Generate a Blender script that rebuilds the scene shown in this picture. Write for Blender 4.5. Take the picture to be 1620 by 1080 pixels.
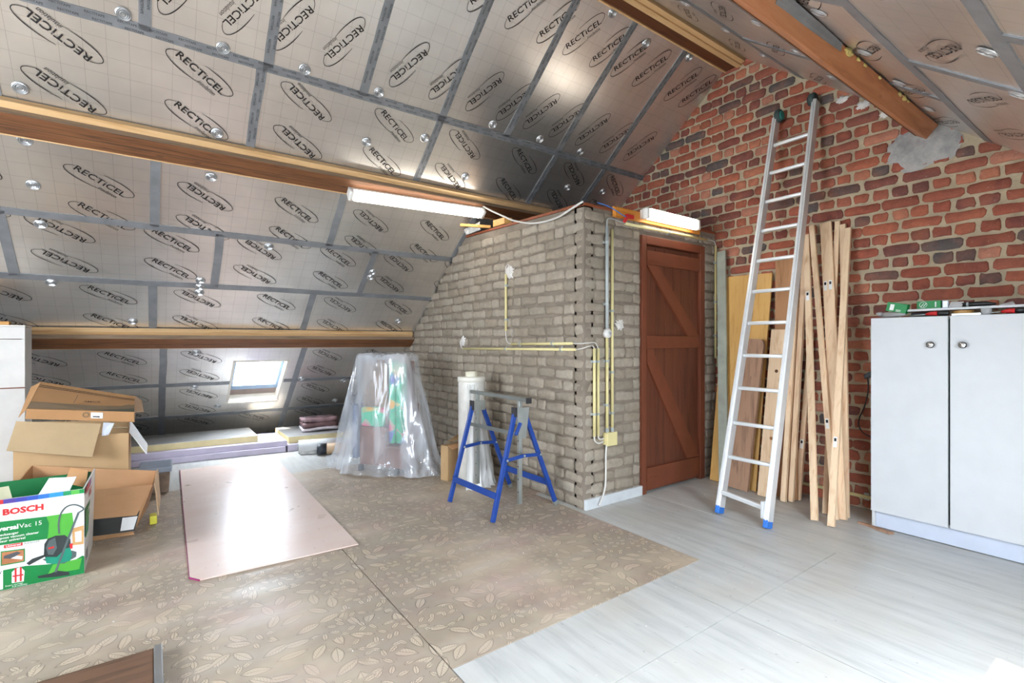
import bpy, bmesh, math, random
from mathutils import Vector, Matrix

for o in list(bpy.data.objects):
    bpy.data.objects.remove(o, do_unlink=True)
SC = bpy.context.scene
COL = SC.collection
R = math.radians

# ------------------------------------------------------------------ camera, sky, sun, exposure
YAW = 54.0                      # angle from the ridge direction (+X) to the view axis
cam_d = bpy.data.cameras.new('camera')
cam = bpy.data.objects.new('camera', cam_d)
COL.objects.link(cam)
cam.location = (0, 0, 1.2)
cam.rotation_euler = (R(90), 0, R(YAW - 90))
cam_d.sensor_width = 36.0
cam_d.lens = 785.0 / 1620.0 * 36.0
cam_d.clip_start = 0.05
SC.camera = cam

SKY = 34.0
wd = bpy.data.worlds.new('sky')
SC.world = wd
wd.use_nodes = True
bgn = wd.node_tree.nodes['Background']
bgn.inputs[0].default_value = (0.80, 0.89, 1.0, 1)
bgn.inputs[1].default_value = SKY

sun_d = bpy.data.lights.new('sun', 'SUN')
sun_d.energy = 22.0
sun_d.angle = R(0.6)
sun_d.color = (1.0, 0.95, 0.88)
sun = bpy.data.objects.new('sun', sun_d)
COL.objects.link(sun)
sun.location = (0, -6, 8)
sun.rotation_euler = Vector((0.30, 0.55, -1.0)).to_track_quat('-Z', 'Y').to_euler()

SC.view_settings.view_transform = 'Standard'
SC.view_settings.look = 'None'
SC.view_settings.gamma = 1.0
SC.view_settings.use_curve_mapping = False
SC.view_settings.exposure = 0.55
try:
    SC.cycles.max_bounces = 10
    SC.cycles.diffuse_bounces = 5
    SC.cycles.glossy_bounces = 5
    SC.cycles.transparent_max_bounces = 16
    SC.cycles.use_denoising = True
    SC.cycles.sample_clamp_indirect = 6.0
    SC.cycles.caustics_reflective = False
    SC.cycles.caustics_refractive = False
except Exception:
    pass

# ------------------------------------------------------------------ room measures
SL = 0.79                                   # roof pitch (rise over run)
CA, SA = math.cos(math.atan(SL)), math.sin(math.atan(SL))
APY, APZ = 2.361, 3.7005                    # ridge line
XG = 4.14                                   # brick gable
XL = -3.0                                   # far gable, out of the picture
WF, WS, WTOP = 2.55, 2.485, 2.17            # closet front wall y, closet side wall x, its height

def lw(x, s, n=0):                          # point on the left slope, s down from the ridge, n into the room
    return Vector((x, APY + s * CA - n * SA, APZ - s * SA - n * CA))
def rw(x, s, n=0):
    return Vector((x, APY - s * CA + n * SA, APZ - s * SA - n * CA))
def roof_z(y):
    return APZ - SL * abs(y - APY)

# ------------------------------------------------------------------ materials
def lin(h):
    h = h.lstrip('#')
    c = [int(h[i:i + 2], 16) / 255 for i in (0, 2, 4)]
    return tuple((x / 12.92 if x <= .04045 else ((x + .055) / 1.055) ** 2.4) for x in c) + (1,)

class NT:
    def __init__(s, name):
        s.m = bpy.data.materials.new(name)
        s.m.use_nodes = True
        s.t = s.m.node_tree
        s.b = s.t.nodes['Principled BSDF']
        s.out = s.t.nodes['Material Output']
    def n(s, typ, **kw):
        nd = s.t.nodes.new(typ)
        for k, v in kw.items():
            if k.startswith('_'):
                setattr(nd, k[1:], v)
            else:
                nd.inputs[k.replace('__', ' ')].default_value = v
        return nd
    def l(s, a, b):
        s.t.links.new(a, b)
    def coord(s, scale=(1, 1, 1), kind='Object', rot=(0, 0, 0)):
        tc = s.n('ShaderNodeTexCoord') if kind != 'Position' else s.n('ShaderNodeNewGeometry')
        mp = s.n('ShaderNodeMapping')
        mp.inputs['Scale'].default_value = scale
        mp.inputs['Rotation'].default_value = rot
        s.l(tc.outputs[kind], mp.inputs['Vector'])
        return mp.outputs[0]
    def noise(s, vec, scale, detail=4, rough=.55, dist=0):
        nd = s.n('ShaderNodeTexNoise', Scale=scale, Detail=detail, Roughness=rough, Distortion=dist)
        s.l(vec, nd.inputs['Vector'])
        return nd.outputs['Fac']
    def ramp(s, fac, stops, interp='LINEAR'):
        nd = s.n('ShaderNodeValToRGB')
        cr = nd.color_ramp
        cr.interpolation = interp
        while len(cr.elements) < len(stops):
            cr.elements.new(0.5)
        for e, (p, c) in zip(cr.elements, stops):
            e.position = p
            e.color = c if not isinstance(c, str) else lin(c)
        s.l(fac, nd.inputs[0])
        return nd.outputs[0]
    def mix(s, fac, a, b, mode='MIX'):
        nd = s.n('ShaderNodeMix', _data_type='RGBA', _blend_type=mode)
        for sock, v in ((nd.inputs[0], fac), (nd.inputs[6], a), (nd.inputs[7], b)):
            if hasattr(v, 'is_linked'):
                s.l(v, sock)
            elif isinstance(v, str):
                sock.default_value = lin(v)
            else:
                sock.default_value = v
        return nd.outputs[2]
    def math(s, op, a, b=None, c=None):
        nd = s.n('ShaderNodeMath', _operation=op)
        for i, v in enumerate((a, b, c)):
            if v is None:
                continue
            if hasattr(v, 'is_linked'):
                s.l(v, nd.inputs[i])
            else:
                nd.inputs[i].default_value = v
        return nd.outputs[0]
    def bump(s, h, strength=.3, dist=.01):
        nd = s.n('ShaderNodeBump', Strength=strength, Distance=dist)
        s.l(h, nd.inputs['Height'])
        s.l(nd.outputs[0], s.b.inputs['Normal'])
    def base(s, v):
        if hasattr(v, 'is_linked'):
            s.l(v, s.b.inputs['Base Color'])
        else:
            s.b.inputs['Base Color'].default_value = lin(v) if isinstance(v, str) else v
    def set(s, **kw):
        for k, v in kw.items():
            i = s.b.inputs[k.replace('__', ' ')]
            if hasattr(v, 'is_linked'):
                s.l(v, i)
            else:
                i.default_value = v

MATS = {}
def plain(col, rough=.6, metal=0.0, var=.08, bump=0.0, bscale=60, name=None, spec=.4):
    """paint, plastic or metal with a little mottling"""
    key = ('p', col, rough, metal, var, bump, bscale)
    if key in MATS:
        return MATS[key]
    m = NT(name or 'plain_' + col.strip('#'))
    v = m.coord(kind='Object')
    f = m.noise(v, 9, 5)
    c = lin(col)
    dark = tuple(x * (1 - var * 1.6) for x in c[:3]) + (1,)
    lite = tuple(min(1, x * (1 + var)) for x in c[:3]) + (1,)
    m.base(m.ramp(f, [(.3, dark), (.7, lite)]))
    m.set(Roughness=rough, Metallic=metal)
    m.b.inputs['Specular IOR Level'].default_value = spec
    if bump:
        m.bump(m.noise(v, bscale, 4), bump, .004)
    MATS[key] = m.m
    return m.m

def wood(c1, c2, grain=(1, 14, 14), scale=3.0, rough=.6, knots=True, name='wood', c3=None):
    key = ('w', c1, c2, grain, scale, rough, knots)
    if key in MATS:
        return MATS[key]
    m = NT(name)
    oi = m.n('ShaderNodeObjectInfo')
    v = m.coord(scale=grain)
    sh = m.n('ShaderNodeVectorMath', _operation='ADD')
    m.l(v, sh.inputs[0])
    cb = m.n('ShaderNodeCombineXYZ')
    rr = m.math('MULTIPLY', oi.outputs['Random'], 37.0)
    for i in range(3):
        m.l(rr, cb.inputs[i])
    m.l(cb.outputs[0], sh.inputs[1])
    f = m.noise(sh.outputs[0], scale, 6, .6, .6)
    col = m.ramp(f, [(.28, c2), (.5, c1), (.72, c3 or c1)])
    if knots:
        kv = m.coord(scale=tuple(1.2 if g == min(grain) else 3.2 for g in grain))
        vo = m.n('ShaderNodeTexVoronoi', Scale=3.0)
        m.l(kv, vo.inputs['Vector'])
        k = m.ramp(vo.outputs['Distance'], [(.0, (1, 1, 1, 1)), (.05, (1, 1, 1, 1)), (.10, (0, 0, 0, 1))])
        col = m.mix(m.math('MULTIPLY', k, .55), col, c2)
    m.base(col)
    m.set(Roughness=rough)
    m.bump(f, .12, .004)
    MATS[key] = m.m
    return m.m

def brick_mat(name, cols, island, lime=.25):
    m = NT(name)
    if island:
        rnd = m.n('ShaderNodeNewGeometry').outputs['Random Per Island']
    else:
        rnd = m.n('ShaderNodeObjectInfo').outputs['Random']
    p = m.coord(kind='Position')
    base = m.ramp(rnd, [(i / len(cols), c) for i, c in enumerate(cols)], 'CONSTANT')
    f = m.noise(p, 26, 5, .65)
    base = m.mix(m.math('MULTIPLY', m.ramp(f, [(.35, (0, 0, 0, 1)), (.75, (1, 1, 1, 1))]), .4), base, '#3c2a28' if lime else '#5b544c')
    f2 = m.noise(p, 7, 3)
    base = m.mix(m.math('MULTIPLY', m.ramp(f2, [(.45, (0, 0, 0, 1)), (.7, (1, 1, 1, 1))]), .35), base, '#c0714e' if lime else '#a79f92')
    if lime:
        f3 = m.noise(p, 75, 4, .7)
        base = m.mix(m.math('MULTIPLY', m.ramp(f3, [(.64, (0, 0, 0, 1)), (.72, (1, 1, 1, 1))]), lime * 2), base, '#d8cabb')
    m.base(base)
    m.set(Roughness=.88)
    m.bump(m.math('ADD', m.noise(p, 110, 5, .7), m.noise(p, 35, 3)), .8, .006)
    return m.m

def rough_mineral(name, c1, c2, s1=6, s2=90, strength=.6, c3=None):
    m = NT(name)
    p = m.coord(kind='Position')
    c = m.ramp(m.noise(p, s1, 6, .65), [(.3, c1), (.6, c2), (.8, c3 or c2)])
    m.base(c)
    m.set(Roughness=.92)
    m.bump(m.noise(p, s2, 6, .7), strength, .006)
    return m.m

def foil_mat(name, tint, rough):
    m = NT(name)
    oi = m.n('ShaderNodeObjectInfo')
    v = m.coord()
    sep = m.n('ShaderNodeSeparateXYZ')
    m.l(v, sep.inputs[0])
    # printed 10 cm cutting grid
    lines = []
    for i in (0, 1):
        fr = m.math('FRACT', m.math('MULTIPLY', sep.outputs[i], 10.0))
        lines.append(m.math('LESS_THAN', fr, .016))
    grid = m.math('MULTIPLY', m.math('MAXIMUM', lines[0], lines[1]), .35)
    n1 = m.noise(v, 2.2, 4, .55)
    col = m.ramp(n1, [(.3, tuple(x * .84 for x in lin(tint)[:3]) + (1,)), (.7, tint)])
    m.base(m.mix(grid, col, '#3b3632'))
    r = m.math('MULTIPLY_ADD', oi.outputs['Random'], .04, rough - .005)
    r = m.math('MULTIPLY_ADD', m.noise(v, 5, 3), .06, m.math('SUBTRACT', r, .02))
    m.set(Metallic=.88, Roughness=r)
    h = m.math('ADD', m.noise(m.coord(scale=(1, 1, .2)), 1.7, 2), m.math('MULTIPLY', m.noise(v, 34, 3), .07))
    m.bump(h, .16, .02)
    return m.m

def emit(name, col, strength):
    m = NT(name)
    m.base(col)
    m.set(Emission__Color=lin(col), Emission__Strength=strength, Roughness=.4)
    return m.m

def clear_mat(name, col, alpha, rough=.15, spec=.6, wrinkle=0):
    """thin see-through sheet: part of the light passes straight, the rest scatters and shines"""
    m = NT(name)
    m.base(col)
    m.set(Roughness=rough)
    m.b.inputs['Specular IOR Level'].default_value = spec
    tr = m.n('ShaderNodeBsdfTransparent')
    mx = m.n('ShaderNodeMixShader')
    if wrinkle:
        v = m.coord(scale=(1, 1, .30))
        f = m.noise(v, 5, 2, .5, .8)
        m.bump(f, .8, .05)
        a = m.ramp(f, [(.38, (alpha * .55,) * 3 + (1,)), (.68, (min(1, alpha * 1.55),) * 3 + (1,))])
        m.l(a, mx.inputs[0])
    else:
        mx.inputs[0].default_value = alpha
    m.l(tr.outputs[0], mx.inputs[1])
    m.l(m.b.outputs[0], mx.inputs[2])
    m.l(mx.outputs[0], m.out.inputs['Surface'])
    return m.m

def leaf_floor():
    """old printed floor covering, worn where people walk"""
    m = NT('leaf_printed_floor')
    p = m.coord(kind='Position')
    warp = m.n('ShaderNodeTexNoise', Scale=7.0, Detail=3.0)
    m.l(p, warp.inputs['Vector'])
    sub = m.n('ShaderNodeVectorMath', _operation='MULTIPLY_ADD')
    m.l(warp.outputs['Color'], sub.inputs[0])
    sub.inputs[1].default_value = (.03, .03, 0)
    m.l(p, sub.inputs[2])
    mp = m.n('ShaderNodeMapping')
    mp.inputs['Scale'].default_value = (1, 1.7, 1)
    mp.inputs['Rotation'].default_value = (0, 0, .6)
    m.l(sub.outputs[0], mp.inputs['Vector'])
    def leaves(k, sc, Lh, Wh):
        """leaf outlines with midrib and side veins, one leaf per cell, each turned its own way"""
        mp2 = m.n('ShaderNodeMapping')
        mp2.inputs['Location'].default_value = (k * 3.13, k * 1.71, 0)
        m.l(sub.outputs[0], mp2.inputs['Vector'])
        fl_ = m.n('ShaderNodeVectorMath', _operation='MULTIPLY')
        m.l(mp2.outputs[0], fl_.inputs[0])
        fl_.inputs[1].default_value = (1, 1, 0)
        vo = m.n('ShaderNodeTexVoronoi', Scale=sc, _voronoi_dimensions='2D', Randomness=.75)
        m.l(fl_.outputs[0], vo.inputs['Vector'])
        df = m.n('ShaderNodeVectorMath', _operation='SUBTRACT')
        m.l(fl_.outputs[0], df.inputs[0])
        m.l(vo.outputs['Position'], df.inputs[1])
        sp = m.n('ShaderNodeSeparateColor')
        m.l(vo.outputs['Color'], sp.inputs[0])
        rt = m.n('ShaderNodeVectorRotate', _rotation_type='Z_AXIS')
        m.l(df.outputs[0], rt.inputs['Vector'])
        m.l(m.math('MULTIPLY', sp.outputs[0], 6.283), rt.inputs['Angle'])
        xy = m.n('ShaderNodeSeparateXYZ')
        m.l(rt.outputs[0], xy.inputs[0])
        ax_ = m.math('DIVIDE', xy.outputs[0], Lh)
        ay_ = m.math('ABSOLUTE', xy.outputs[1])
        e_ = m.math('ADD', m.math('DIVIDE', ay_, Wh), m.math('MULTIPLY', ax_, ax_))
        rim = m.ramp(e_, [(.74, (0, 0, 0, 1)), (.86, (1, 1, 1, 1)), (.98, (1, 1, 1, 1)), (1.0, (.55, .55, .55, 1))])
        inside = m.math('LESS_THAN', e_, .80)
        rib = m.math('MULTIPLY', m.math('LESS_THAN', ay_, .0011), inside)
        sv = m.math('SINE', m.math('MULTIPLY', m.math('SUBTRACT', xy.outputs[0], ay_), 520.0))
        veins = m.math('MULTIPLY', m.math('MULTIPLY', m.math('GREATER_THAN', sv, .80), inside), .55)
        return m.math('MAXIMUM', rim, m.math('MAXIMUM', rib, veins))
    o1, o2 = leaves(0, 10.5, .058, .024), leaves(1, 19.0, .030, .013)
    pick = m.ramp(m.noise(p, 3.2, 2), [(.50, (0, 0, 0, 1)), (.52, (1, 1, 1, 1))])
    mark = m.mix(pick, o1, o2)
    wear = m.ramp(m.noise(p, 1.6, 4, .6), [(.34, (.2, .2, .2, 1)), (.56, (.95, .95, .95, 1))])
    ground = m.ramp(m.noise(p, 2.3, 4), [(.3, '#bda992'), (.5, '#c2b199'), (.7, '#bca192')])
    streak = m.noise(m.coord(kind='Position', scale=(.5, 6, 1)), 1.6, 4)
    ground = m.mix(m.math('MULTIPLY', m.ramp(streak, [(.45, (0, 0, 0, 1)), (.7, (1, 1, 1, 1))]), .45), ground, '#c6bbb0')
    m.base(m.mix(m.math('MULTIPLY', mark, wear), ground, '#6f6459'))
    m.set(Roughness=m.ramp(m.noise(p, 4, 4), [(.3, (.34,) * 3 + (1,)), (.7, (.55,) * 3 + (1,))]))
    bands = m.n('ShaderNodeTexWave', Scale=1.15, Distortion=.6, Detail=1.0, _bands_direction='Y')
    m.l(p, bands.inputs['Vector'])
    m.bump(m.math('ADD', bands.outputs['Fac'], m.math('MULTIPLY', m.noise(p, 40, 3), .08)), .25, .012)
    return m.m

def grey_floor():
    m = NT('grey_painted_boards')
    p = m.coord(kind='Position')
    st = m.noise(m.coord(kind='Position', scale=(9, 1.0, 1)), 1.7, 6, .65)
    c = m.ramp(st, [(.28, '#a5a5a1'), (.5, '#bbbab5'), (.75, '#c6c5bf')])
    blot = m.noise(p, 2.1, 4)
    c = m.mix(m.math('MULTIPLY', m.ramp(blot, [(.45, (0, 0, 0, 1)), (.7, (1, 1, 1, 1))]), .4), c, '#b3aa99')
    scuff = m.noise(m.coord(kind='Position', scale=(26, 3, 1)), 1.3, 3)
    c = m.mix(m.math('MULTIPLY', m.ramp(scuff, [(.66, (0, 0, 0, 1)), (.74, (1, 1, 1, 1))]), .45), c, '#7f8285')
    spots = m.noise(p, 30, 2)
    c = m.mix(m.math('MULTIPLY', m.ramp(spots, [(.70, (0, 0, 0, 1)), (.76, (1, 1, 1, 1))]), .5), c, '#6c6a66')
    m.base(c)
    m.set(Roughness=m.ramp(st, [(.3, (.5,) * 3 + (1,)), (.7, (.36,) * 3 + (1,))]))
    bands = m.n('ShaderNodeTexWave', Scale=1.4, Distortion=.3, _bands_direction='Y')
    m.l(p, bands.inputs['Vector'])
    m.bump(m.math('ADD', bands.outputs['Fac'], m.math('MULTIPLY', st, .3)), .2, .01)
    return m.m

def floral():
    m = NT('floral_cushion_fabric')
    v = m.coord()
    w = m.n('ShaderNodeTexVoronoi', Scale=9.0)
    m.l(v, w.inputs['Vector'])
    sp = m.n('ShaderNodeSeparateColor')
    m.l(w.outputs['Color'], sp.inputs[0])
    c = m.ramp(sp.outputs[0], [(0, '#2fae86'), (.35, '#46bd95'), (.52, '#e0a030'), (.66, '#e2608c'), (.76, '#5f6fb8'), (.86, '#38a77f')], 'CONSTANT')
    c = m.mix(m.ramp(w.outputs['Distance'], [(.3, (0, 0, 0, 1)), (.6, (.6, .6, .6, 1))]), c, '#59c49b')
    m.base(c)
    m.set(Roughness=.85)
    return m.m

def card(col):
    key = ('card', col)
    if key in MATS:
        return MATS[key]
    m = NT('corrugated_cardboard')
    v = m.coord()
    f = m.noise(v, 5, 5)
    c = lin(col)
    m.base(m.ramp(f, [(.3, tuple(x * .86 for x in c[:3]) + (1,)), (.7, c)]))
    m.set(Roughness=.85)
    wv = m.n('ShaderNodeTexWave', Scale=60.0, Distortion=.4, _bands_direction='X')
    m.l(v, wv.inputs['Vector'])
    m.bump(wv.outputs['Fac'], .08, .002)
    MATS[key] = m.m
    return m.m

M_FOIL = foil_mat('foil_faced_insulation', '#f3efea', .30)
M_TAPE = plain('#85878a', .42, .25, .12, name='grey_seam_tape')
M_INK = plain('#1f1a18', .7, 0, .02, name='black_print')
M_TAPEINK = plain('#4a4b4d', .6, 0, .02, name='tape_print_ink')
M_DISC = plain('#c4c6c8', .34, .8, .05, name='galvanised_disc')
M_MORTAR = rough_mineral('lime_mortar', '#a8977d', '#c4b497', 7, 70, 1.0, '#cfc0a6')
M_GREYMORTAR = rough_mineral('limewashed_joint', '#776c5f', '#8d8173', 6, 80, .8)
RED = ['#94503f', '#a85a44', '#85483e', '#b5664b', '#96543f', '#ab6048', '#7a4a42', '#a25c49', '#c07a5e', '#874f44', '#6a524c', '#9c523e', '#bf8068', '#5f5754', '#a55c46']
M_RB = brick_mat('red_brick', RED, False)
M_RBI = brick_mat('red_brick_rest', RED, True)
GREYB = ['#a59a89', '#ac9f8e', '#9e917f', '#aa9d8b', '#988c7b', '#b0a493', '#a19482']
M_GB = brick_mat('limewashed_brick', GREYB, False, 0)
M_GBI = brick_mat('limewashed_brick_rest', GREYB, True, 0)
M_PLASTER = rough_mineral('white_plaster', '#d4cfc8', '#e6e2dc', 20, 90, .5)
M_CEMENT = rough_mineral('grey_cement', '#8f8d8b', '#b5b2ae', 12, 60, .8)
M_BEAM = wood('#6e4526', '#3c2412', (1.4, 30, 30), 2.5, .6, name='old_beam_wood', c3='#7d5230')
M_BEAMGREY = wood('#8d7a66', '#6a5a4a', (.8, 12, 12), 2.5, .7, False, name='grey_beam_side')
M_BEAMO = wood('#b5754c', '#8f5632', (.8, 9, 9), 2.5, .55, name='orange_beam_wood', c3='#c08660')
M_BATTEN = wood('#d8b281', '#b98c58', (.7, 14, 14), 2.5, .6, name='new_pine_batten')
M_PINE = wood('#e6c8a4', '#cfa47b', (12, 12, .8), 2.6, .6, name='pine')
M_PINEX = wood('#d9a45c', '#b8803c', (1, 12, 12), 2.6, .6, False, name='pine_offcut')
M_OLDPLANK = wood('#a07c62', '#6f5140', (10, 10, .8), 2.6, .7, name='old_plank')
M_YELLOW = wood('#d3a55e', '#c39248', (22, 22, .8), 2.2, .5, False, name='oak_veneer_board')
M_DOOR = wood('#643624', '#4a2618', (14, 14, 1), 2.2, .5, False, name='brown_door_paint')
M_DOORL = plain('#733e29', .5, 0, .07, name='brown_ledge_paint')
M_ORANGE = wood('#d58a35', '#b96c20', (1, 12, 12), 2.2, .5, False, name='orange_stained_plank')
M_WHITE = plain('#c6c7c8', .42, 0, .02, name='white_laminate')
M_WHITEP = plain('#d9d5cf', .55, 0, .04, name='white_paint')
M_PLINTH = plain('#bfc5d2', .4, 0, .03, name='pale_plinth')
M_CREAM = plain('#dccf97', .4, 0, .03, name='cream_plastic')
M_GREYPL = plain('#a9aeac', .4, 0, .04, name='grey_plastic')
M_CABLE = plain('#d5d2cb', .45, 0, .03, name='white_cable')
M_BLACK = plain('#1c1c1e', .45, 0, .05, name='black_plastic')
M_ALU = plain('#e2e4e4', .38, .45, .04, name='aluminium')
M_GALV = plain('#b4bab6', .38, .8, .1, name='galvanised_steel')
M_BLUE = plain('#1d428f', .38, 0, .07, name='blue_paint')
M_BLUECAP = plain('#2a6fc4', .4, 0, .05, name='blue_plastic')
M_RUBBER = plain('#3a4a48', .7, 0, .1, name='grey_rubber')
M_TEAL = plain('#2f9a90', .5, 0, .08, name='teal_plastic')
M_CHROME = plain('#c8c8c8', .12, 1.0, .03, name='chrome')
M_DARK = plain('#2b2a2c', .6, 0, .08, name='dark_metal')
M_RED = plain('#c8282a', .4, 0, .04, name='red_plastic')
M_GREEN = plain('#0f7a3c', .5, 0, .03, name='green_card')
M_PAPER = plain('#ecebe8', .7, 0, .02, name='white_paper')
M_XPS = plain('#c9c0d2', .75, 0, .05, .2, 90, name='lilac_foam_board')
M_PIR = plain('#e2d3a0', .8, 0, .06, .4, 90, name='yellow_foam_edge')
M_PINK = NT('pink_underlay')
def _pink():
    m = M_PINK
    p = m.coord(kind='Position')
    c = m.ramp(m.noise(p, 3, 5), [(.3, '#ddc3b5'), (.7, '#e4d0c5')])
    scuff = m.noise(m.coord(kind='Position', scale=(3, 1, 1)), 9, 4)
    c = m.mix(m.math('MULTIPLY', m.ramp(scuff, [(.66, (0, 0, 0, 1)), (.74, (1, 1, 1, 1))]), .5), c, '#a8928c')
    m.base(c)
    m.set(Roughness=m.ramp(m.noise(p, 7, 3), [(.3, (.26,) * 3 + (1,)), (.7, (.42,) * 3 + (1,))]))
    m.bump(m.math('ADD', m.noise(m.coord(kind='Position', scale=(.6, 5, 1)), 2.2, 2), m.math('MULTIPLY', m.noise(p, 45, 3), .1)), .3, .012)
    return m.m
M_PINK = _pink()
M_PINKEDGE = plain('#8c2a5c', .6, 0, .05, name='magenta_edge')
M_LEAF = leaf_floor()
M_GFLOOR = grey_floor()
M_SUB = plain('#3a3633', .9, 0, .1, name='dark_subfloor')
M_FLORAL = floral()
M_SHEET = clear_mat('clear_dust_sheet', '#e8ecf2', .33, .10, 1.0, 1)
M_FILM = clear_mat('stretch_film', '#e9e8e4', .72, .2, .7, 1)
M_GLASS = clear_mat('window_glass', '#eef4f8', .06, .02, .6)
M_TUBE = emit('lit_diffuser', '#fff6e8', 9.0)
M_LAMPEND = plain('#e9e6df', .4, 0, .02, name='lamp_housing')
M_BROWNC = plain('#7a5548', .6, 0, .2, .3, 40, name='brown_fabric')
M_PACK = plain('#6a4f50', .22, 0, .35, .5, 30, name='brown_wrapping')
CARD1, CARD2, CARD3 = card('#b98a5c'), card('#bd9b70'), card('#c09267')

# ------------------------------------------------------------------ mesh helpers
def link(name, me, mat=None, parent=None, smooth=False):
    o = bpy.data.objects.new(name, me)
    COL.objects.link(o)
    if mat is not None and not me.materials:
        me.materials.append(mat)
    if parent is not None:
        o.parent = parent
    if smooth:
        for p in me.polygons:
            p.use_smooth = True
    return o

def mesh(name, vs, fs):
    me = bpy.data.meshes.new(name)
    me.from_pydata([tuple(v) for v in vs], [], fs)
    me.update()
    return me

ORG = {}
class G:
    """collects shapes given in world coordinates and links them as one mesh"""
    def __init__(s):
        s.bm = bmesh.new()
    def box(s, x0, x1, y0, y1, z0, z1, bev=0):
        return s.hexa([(x0, y0, z0), (x1, y0, z0), (x1, y1, z0), (x0, y1, z0), (x0, y0, z1), (x1, y0, z1), (x1, y1, z1), (x0, y1, z1)], bev)
    def hexa(s, p, bev=0):
        v = [s.bm.verts.new(q) for q in p]
        fs = [s.bm.faces.new([v[i] for i in f]) for f in ((0, 3, 2, 1), (4, 5, 6, 7), (0, 1, 5, 4), (1, 2, 6, 5), (2, 3, 7, 6), (3, 0, 4, 7))]
        if bev:
            es = list({e for f in fs for e in f.edges})
            bmesh.ops.bevel(s.bm, geom=es, offset=bev, segments=2, affect='EDGES', profile=.6)
        return s
    def bar(s, a, b, w, h, up=(0, 0, 1), bev=0):
        """bar from a to b, w along the cross direction, h along up"""
        a, b = Vector(a), Vector(b)
        d = (b - a).normalized()
        u = Vector(up)
        u = (u - d * u.dot(d)).normalized()
        c = d.cross(u)
        P = []
        for e in (a, b):
            for i, j in ((-1, -1), (1, -1), (1, 1), (-1, 1)):
                P.append(e + c * (w / 2 * i) + u * (h / 2 * j))
        return s.hexa([P[0], P[1], P[2], P[3], P[4], P[5], P[6], P[7]], bev)
    def tube(s, pts, r, seg=10, cap=True):
        pts = [Vector(p) for p in pts]
        rings = []
        ref = None
        for i, p in enumerate(pts):
            d = (pts[min(i + 1, len(pts) - 1)] - pts[max(i - 1, 0)]).normalized()
            if ref is None:
                ref = d.orthogonal().normalized()
            ref = (ref - d * ref.dot(d)).normalized()
            c = d.cross(ref)
            rad = r[i] if isinstance(r, (list, tuple)) else r
            rings.append([s.bm.verts.new(p + (ref * math.cos(t) + c * math.sin(t)) * rad) for t in (2 * math.pi * k / seg for k in range(seg))])
        for a, b in zip(rings, rings[1:]):
            for k in range(seg):
                s.bm.faces.new((a[k], a[(k + 1) % seg], b[(k + 1) % seg], b[k]))
        if cap:
            s.bm.faces.new(rings[0][::-1])
            s.bm.faces.new(rings[-1])
        return s
    def lathe(s, prof, c=(0, 0, 0), ax=(0, 0, 1), seg=24):
        ax = Vector(ax).normalized()
        u = ax.orthogonal().normalized()
        w = ax.cross(u)
        c = Vector(c)
        rings = []
        for r, h in prof:
            if r < 1e-6:
                rings.append([s.bm.verts.new(c + ax * h)])
            else:
                rings.append([s.bm.verts.new(c + ax * h + (u * math.cos(t) + w * math.sin(t)) * r) for t in (2 * math.pi * k / seg for k in range(seg))])
        for a, b in zip(rings, rings[1:]):
            for k in range(seg):
                k2 = (k + 1) % seg
                if len(a) == 1 and len(b) == 1:
                    continue
                if len(a) == 1:
                    s.bm.faces.new((a[0], b[k2], b[k]))
                elif len(b) == 1:
                    s.bm.faces.new((a[k], a[k2], b[0]))
                else:
                    s.bm.faces.new((a[k], a[k2], b[k2], b[k]))
        return s
    def prism(s, poly, d):
        """closed polygon (3D points) thickened by vector d"""
        d = Vector(d)
        a = [s.bm.verts.new(Vector(p)) for p in poly]
        b = [s.bm.verts.new(Vector(p) + d) for p in poly]
        n = len(a)
        s.bm.faces.new(a[::-1])
        s.bm.faces.new(b)
        for i in range(n):
            s.bm.faces.new((a[i], a[(i + 1) % n], b[(i + 1) % n], b[i]))
        return s
    def sheet(s, q, th=.004, nu=6, nv=4, amp=0, seed=0):
        """bent card or film panel over four corner points, with thickness and a little buckle"""
        q = [Vector(p) for p in q]
        nrm = (q[1] - q[0]).cross(q[3] - q[0]).normalized()
        rnd = random.Random(seed)
        ph = rnd.random() * 6
        top, bot = [], []
        for j in range(nv + 1):
            for i in range(nu + 1):
                u, v = i / nu, j / nv
                p = q[0].lerp(q[1], u).lerp(q[3].lerp(q[2], u), v)
                p = p + nrm * amp * (math.sin(u * 5 + ph) * math.cos(v * 4 + ph * 2) + rnd.uniform(-.3, .3))
                top.append(s.bm.verts.new(p + nrm * th / 2))
                bot.append(s.bm.verts.new(p - nrm * th / 2))
        w = nu + 1
        for j in range(nv):
            for i in range(nu):
                a, b, c, d = j * w + i, j * w + i + 1, (j + 1) * w + i + 1, (j + 1) * w + i
                s.bm.faces.new((top[a], top[b], top[c], top[d]))
                s.bm.faces.new((bot[d], bot[c], bot[b], bot[a]))
        ring = [i for i in range(w)] + [j * w + nu for j in range(1, nv + 1)] + [nv * w + i for i in range(nu - 1, -1, -1)] + [j * w for j in range(nv - 1, 0, -1)]
        for a, b in zip(ring, ring[1:] + ring[:1]):
            s.bm.faces.new((top[b], top[a], bot[a], bot[b]))
        return s
    def mesh(s, name, org=None):
        bmesh.ops.recalc_face_normals(s.bm, faces=s.bm.faces)
        if org is not None:
            bmesh.ops.translate(s.bm, verts=s.bm.verts, vec=-Vector(org))
        me = bpy.data.meshes.new(name)
        s.bm.to_mesh(me)
        s.bm.free()
        return me
    def obj(s, name, mat, parent=None, smooth=False, org=None):
        if org is None and parent is not None:
            org = ORG.get(parent.name)
            if org is None and parent.parent is not None:
                org = ORG.get(parent.parent.name)
        return link(name, s.mesh(name, org), mat, parent, smooth)

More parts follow.
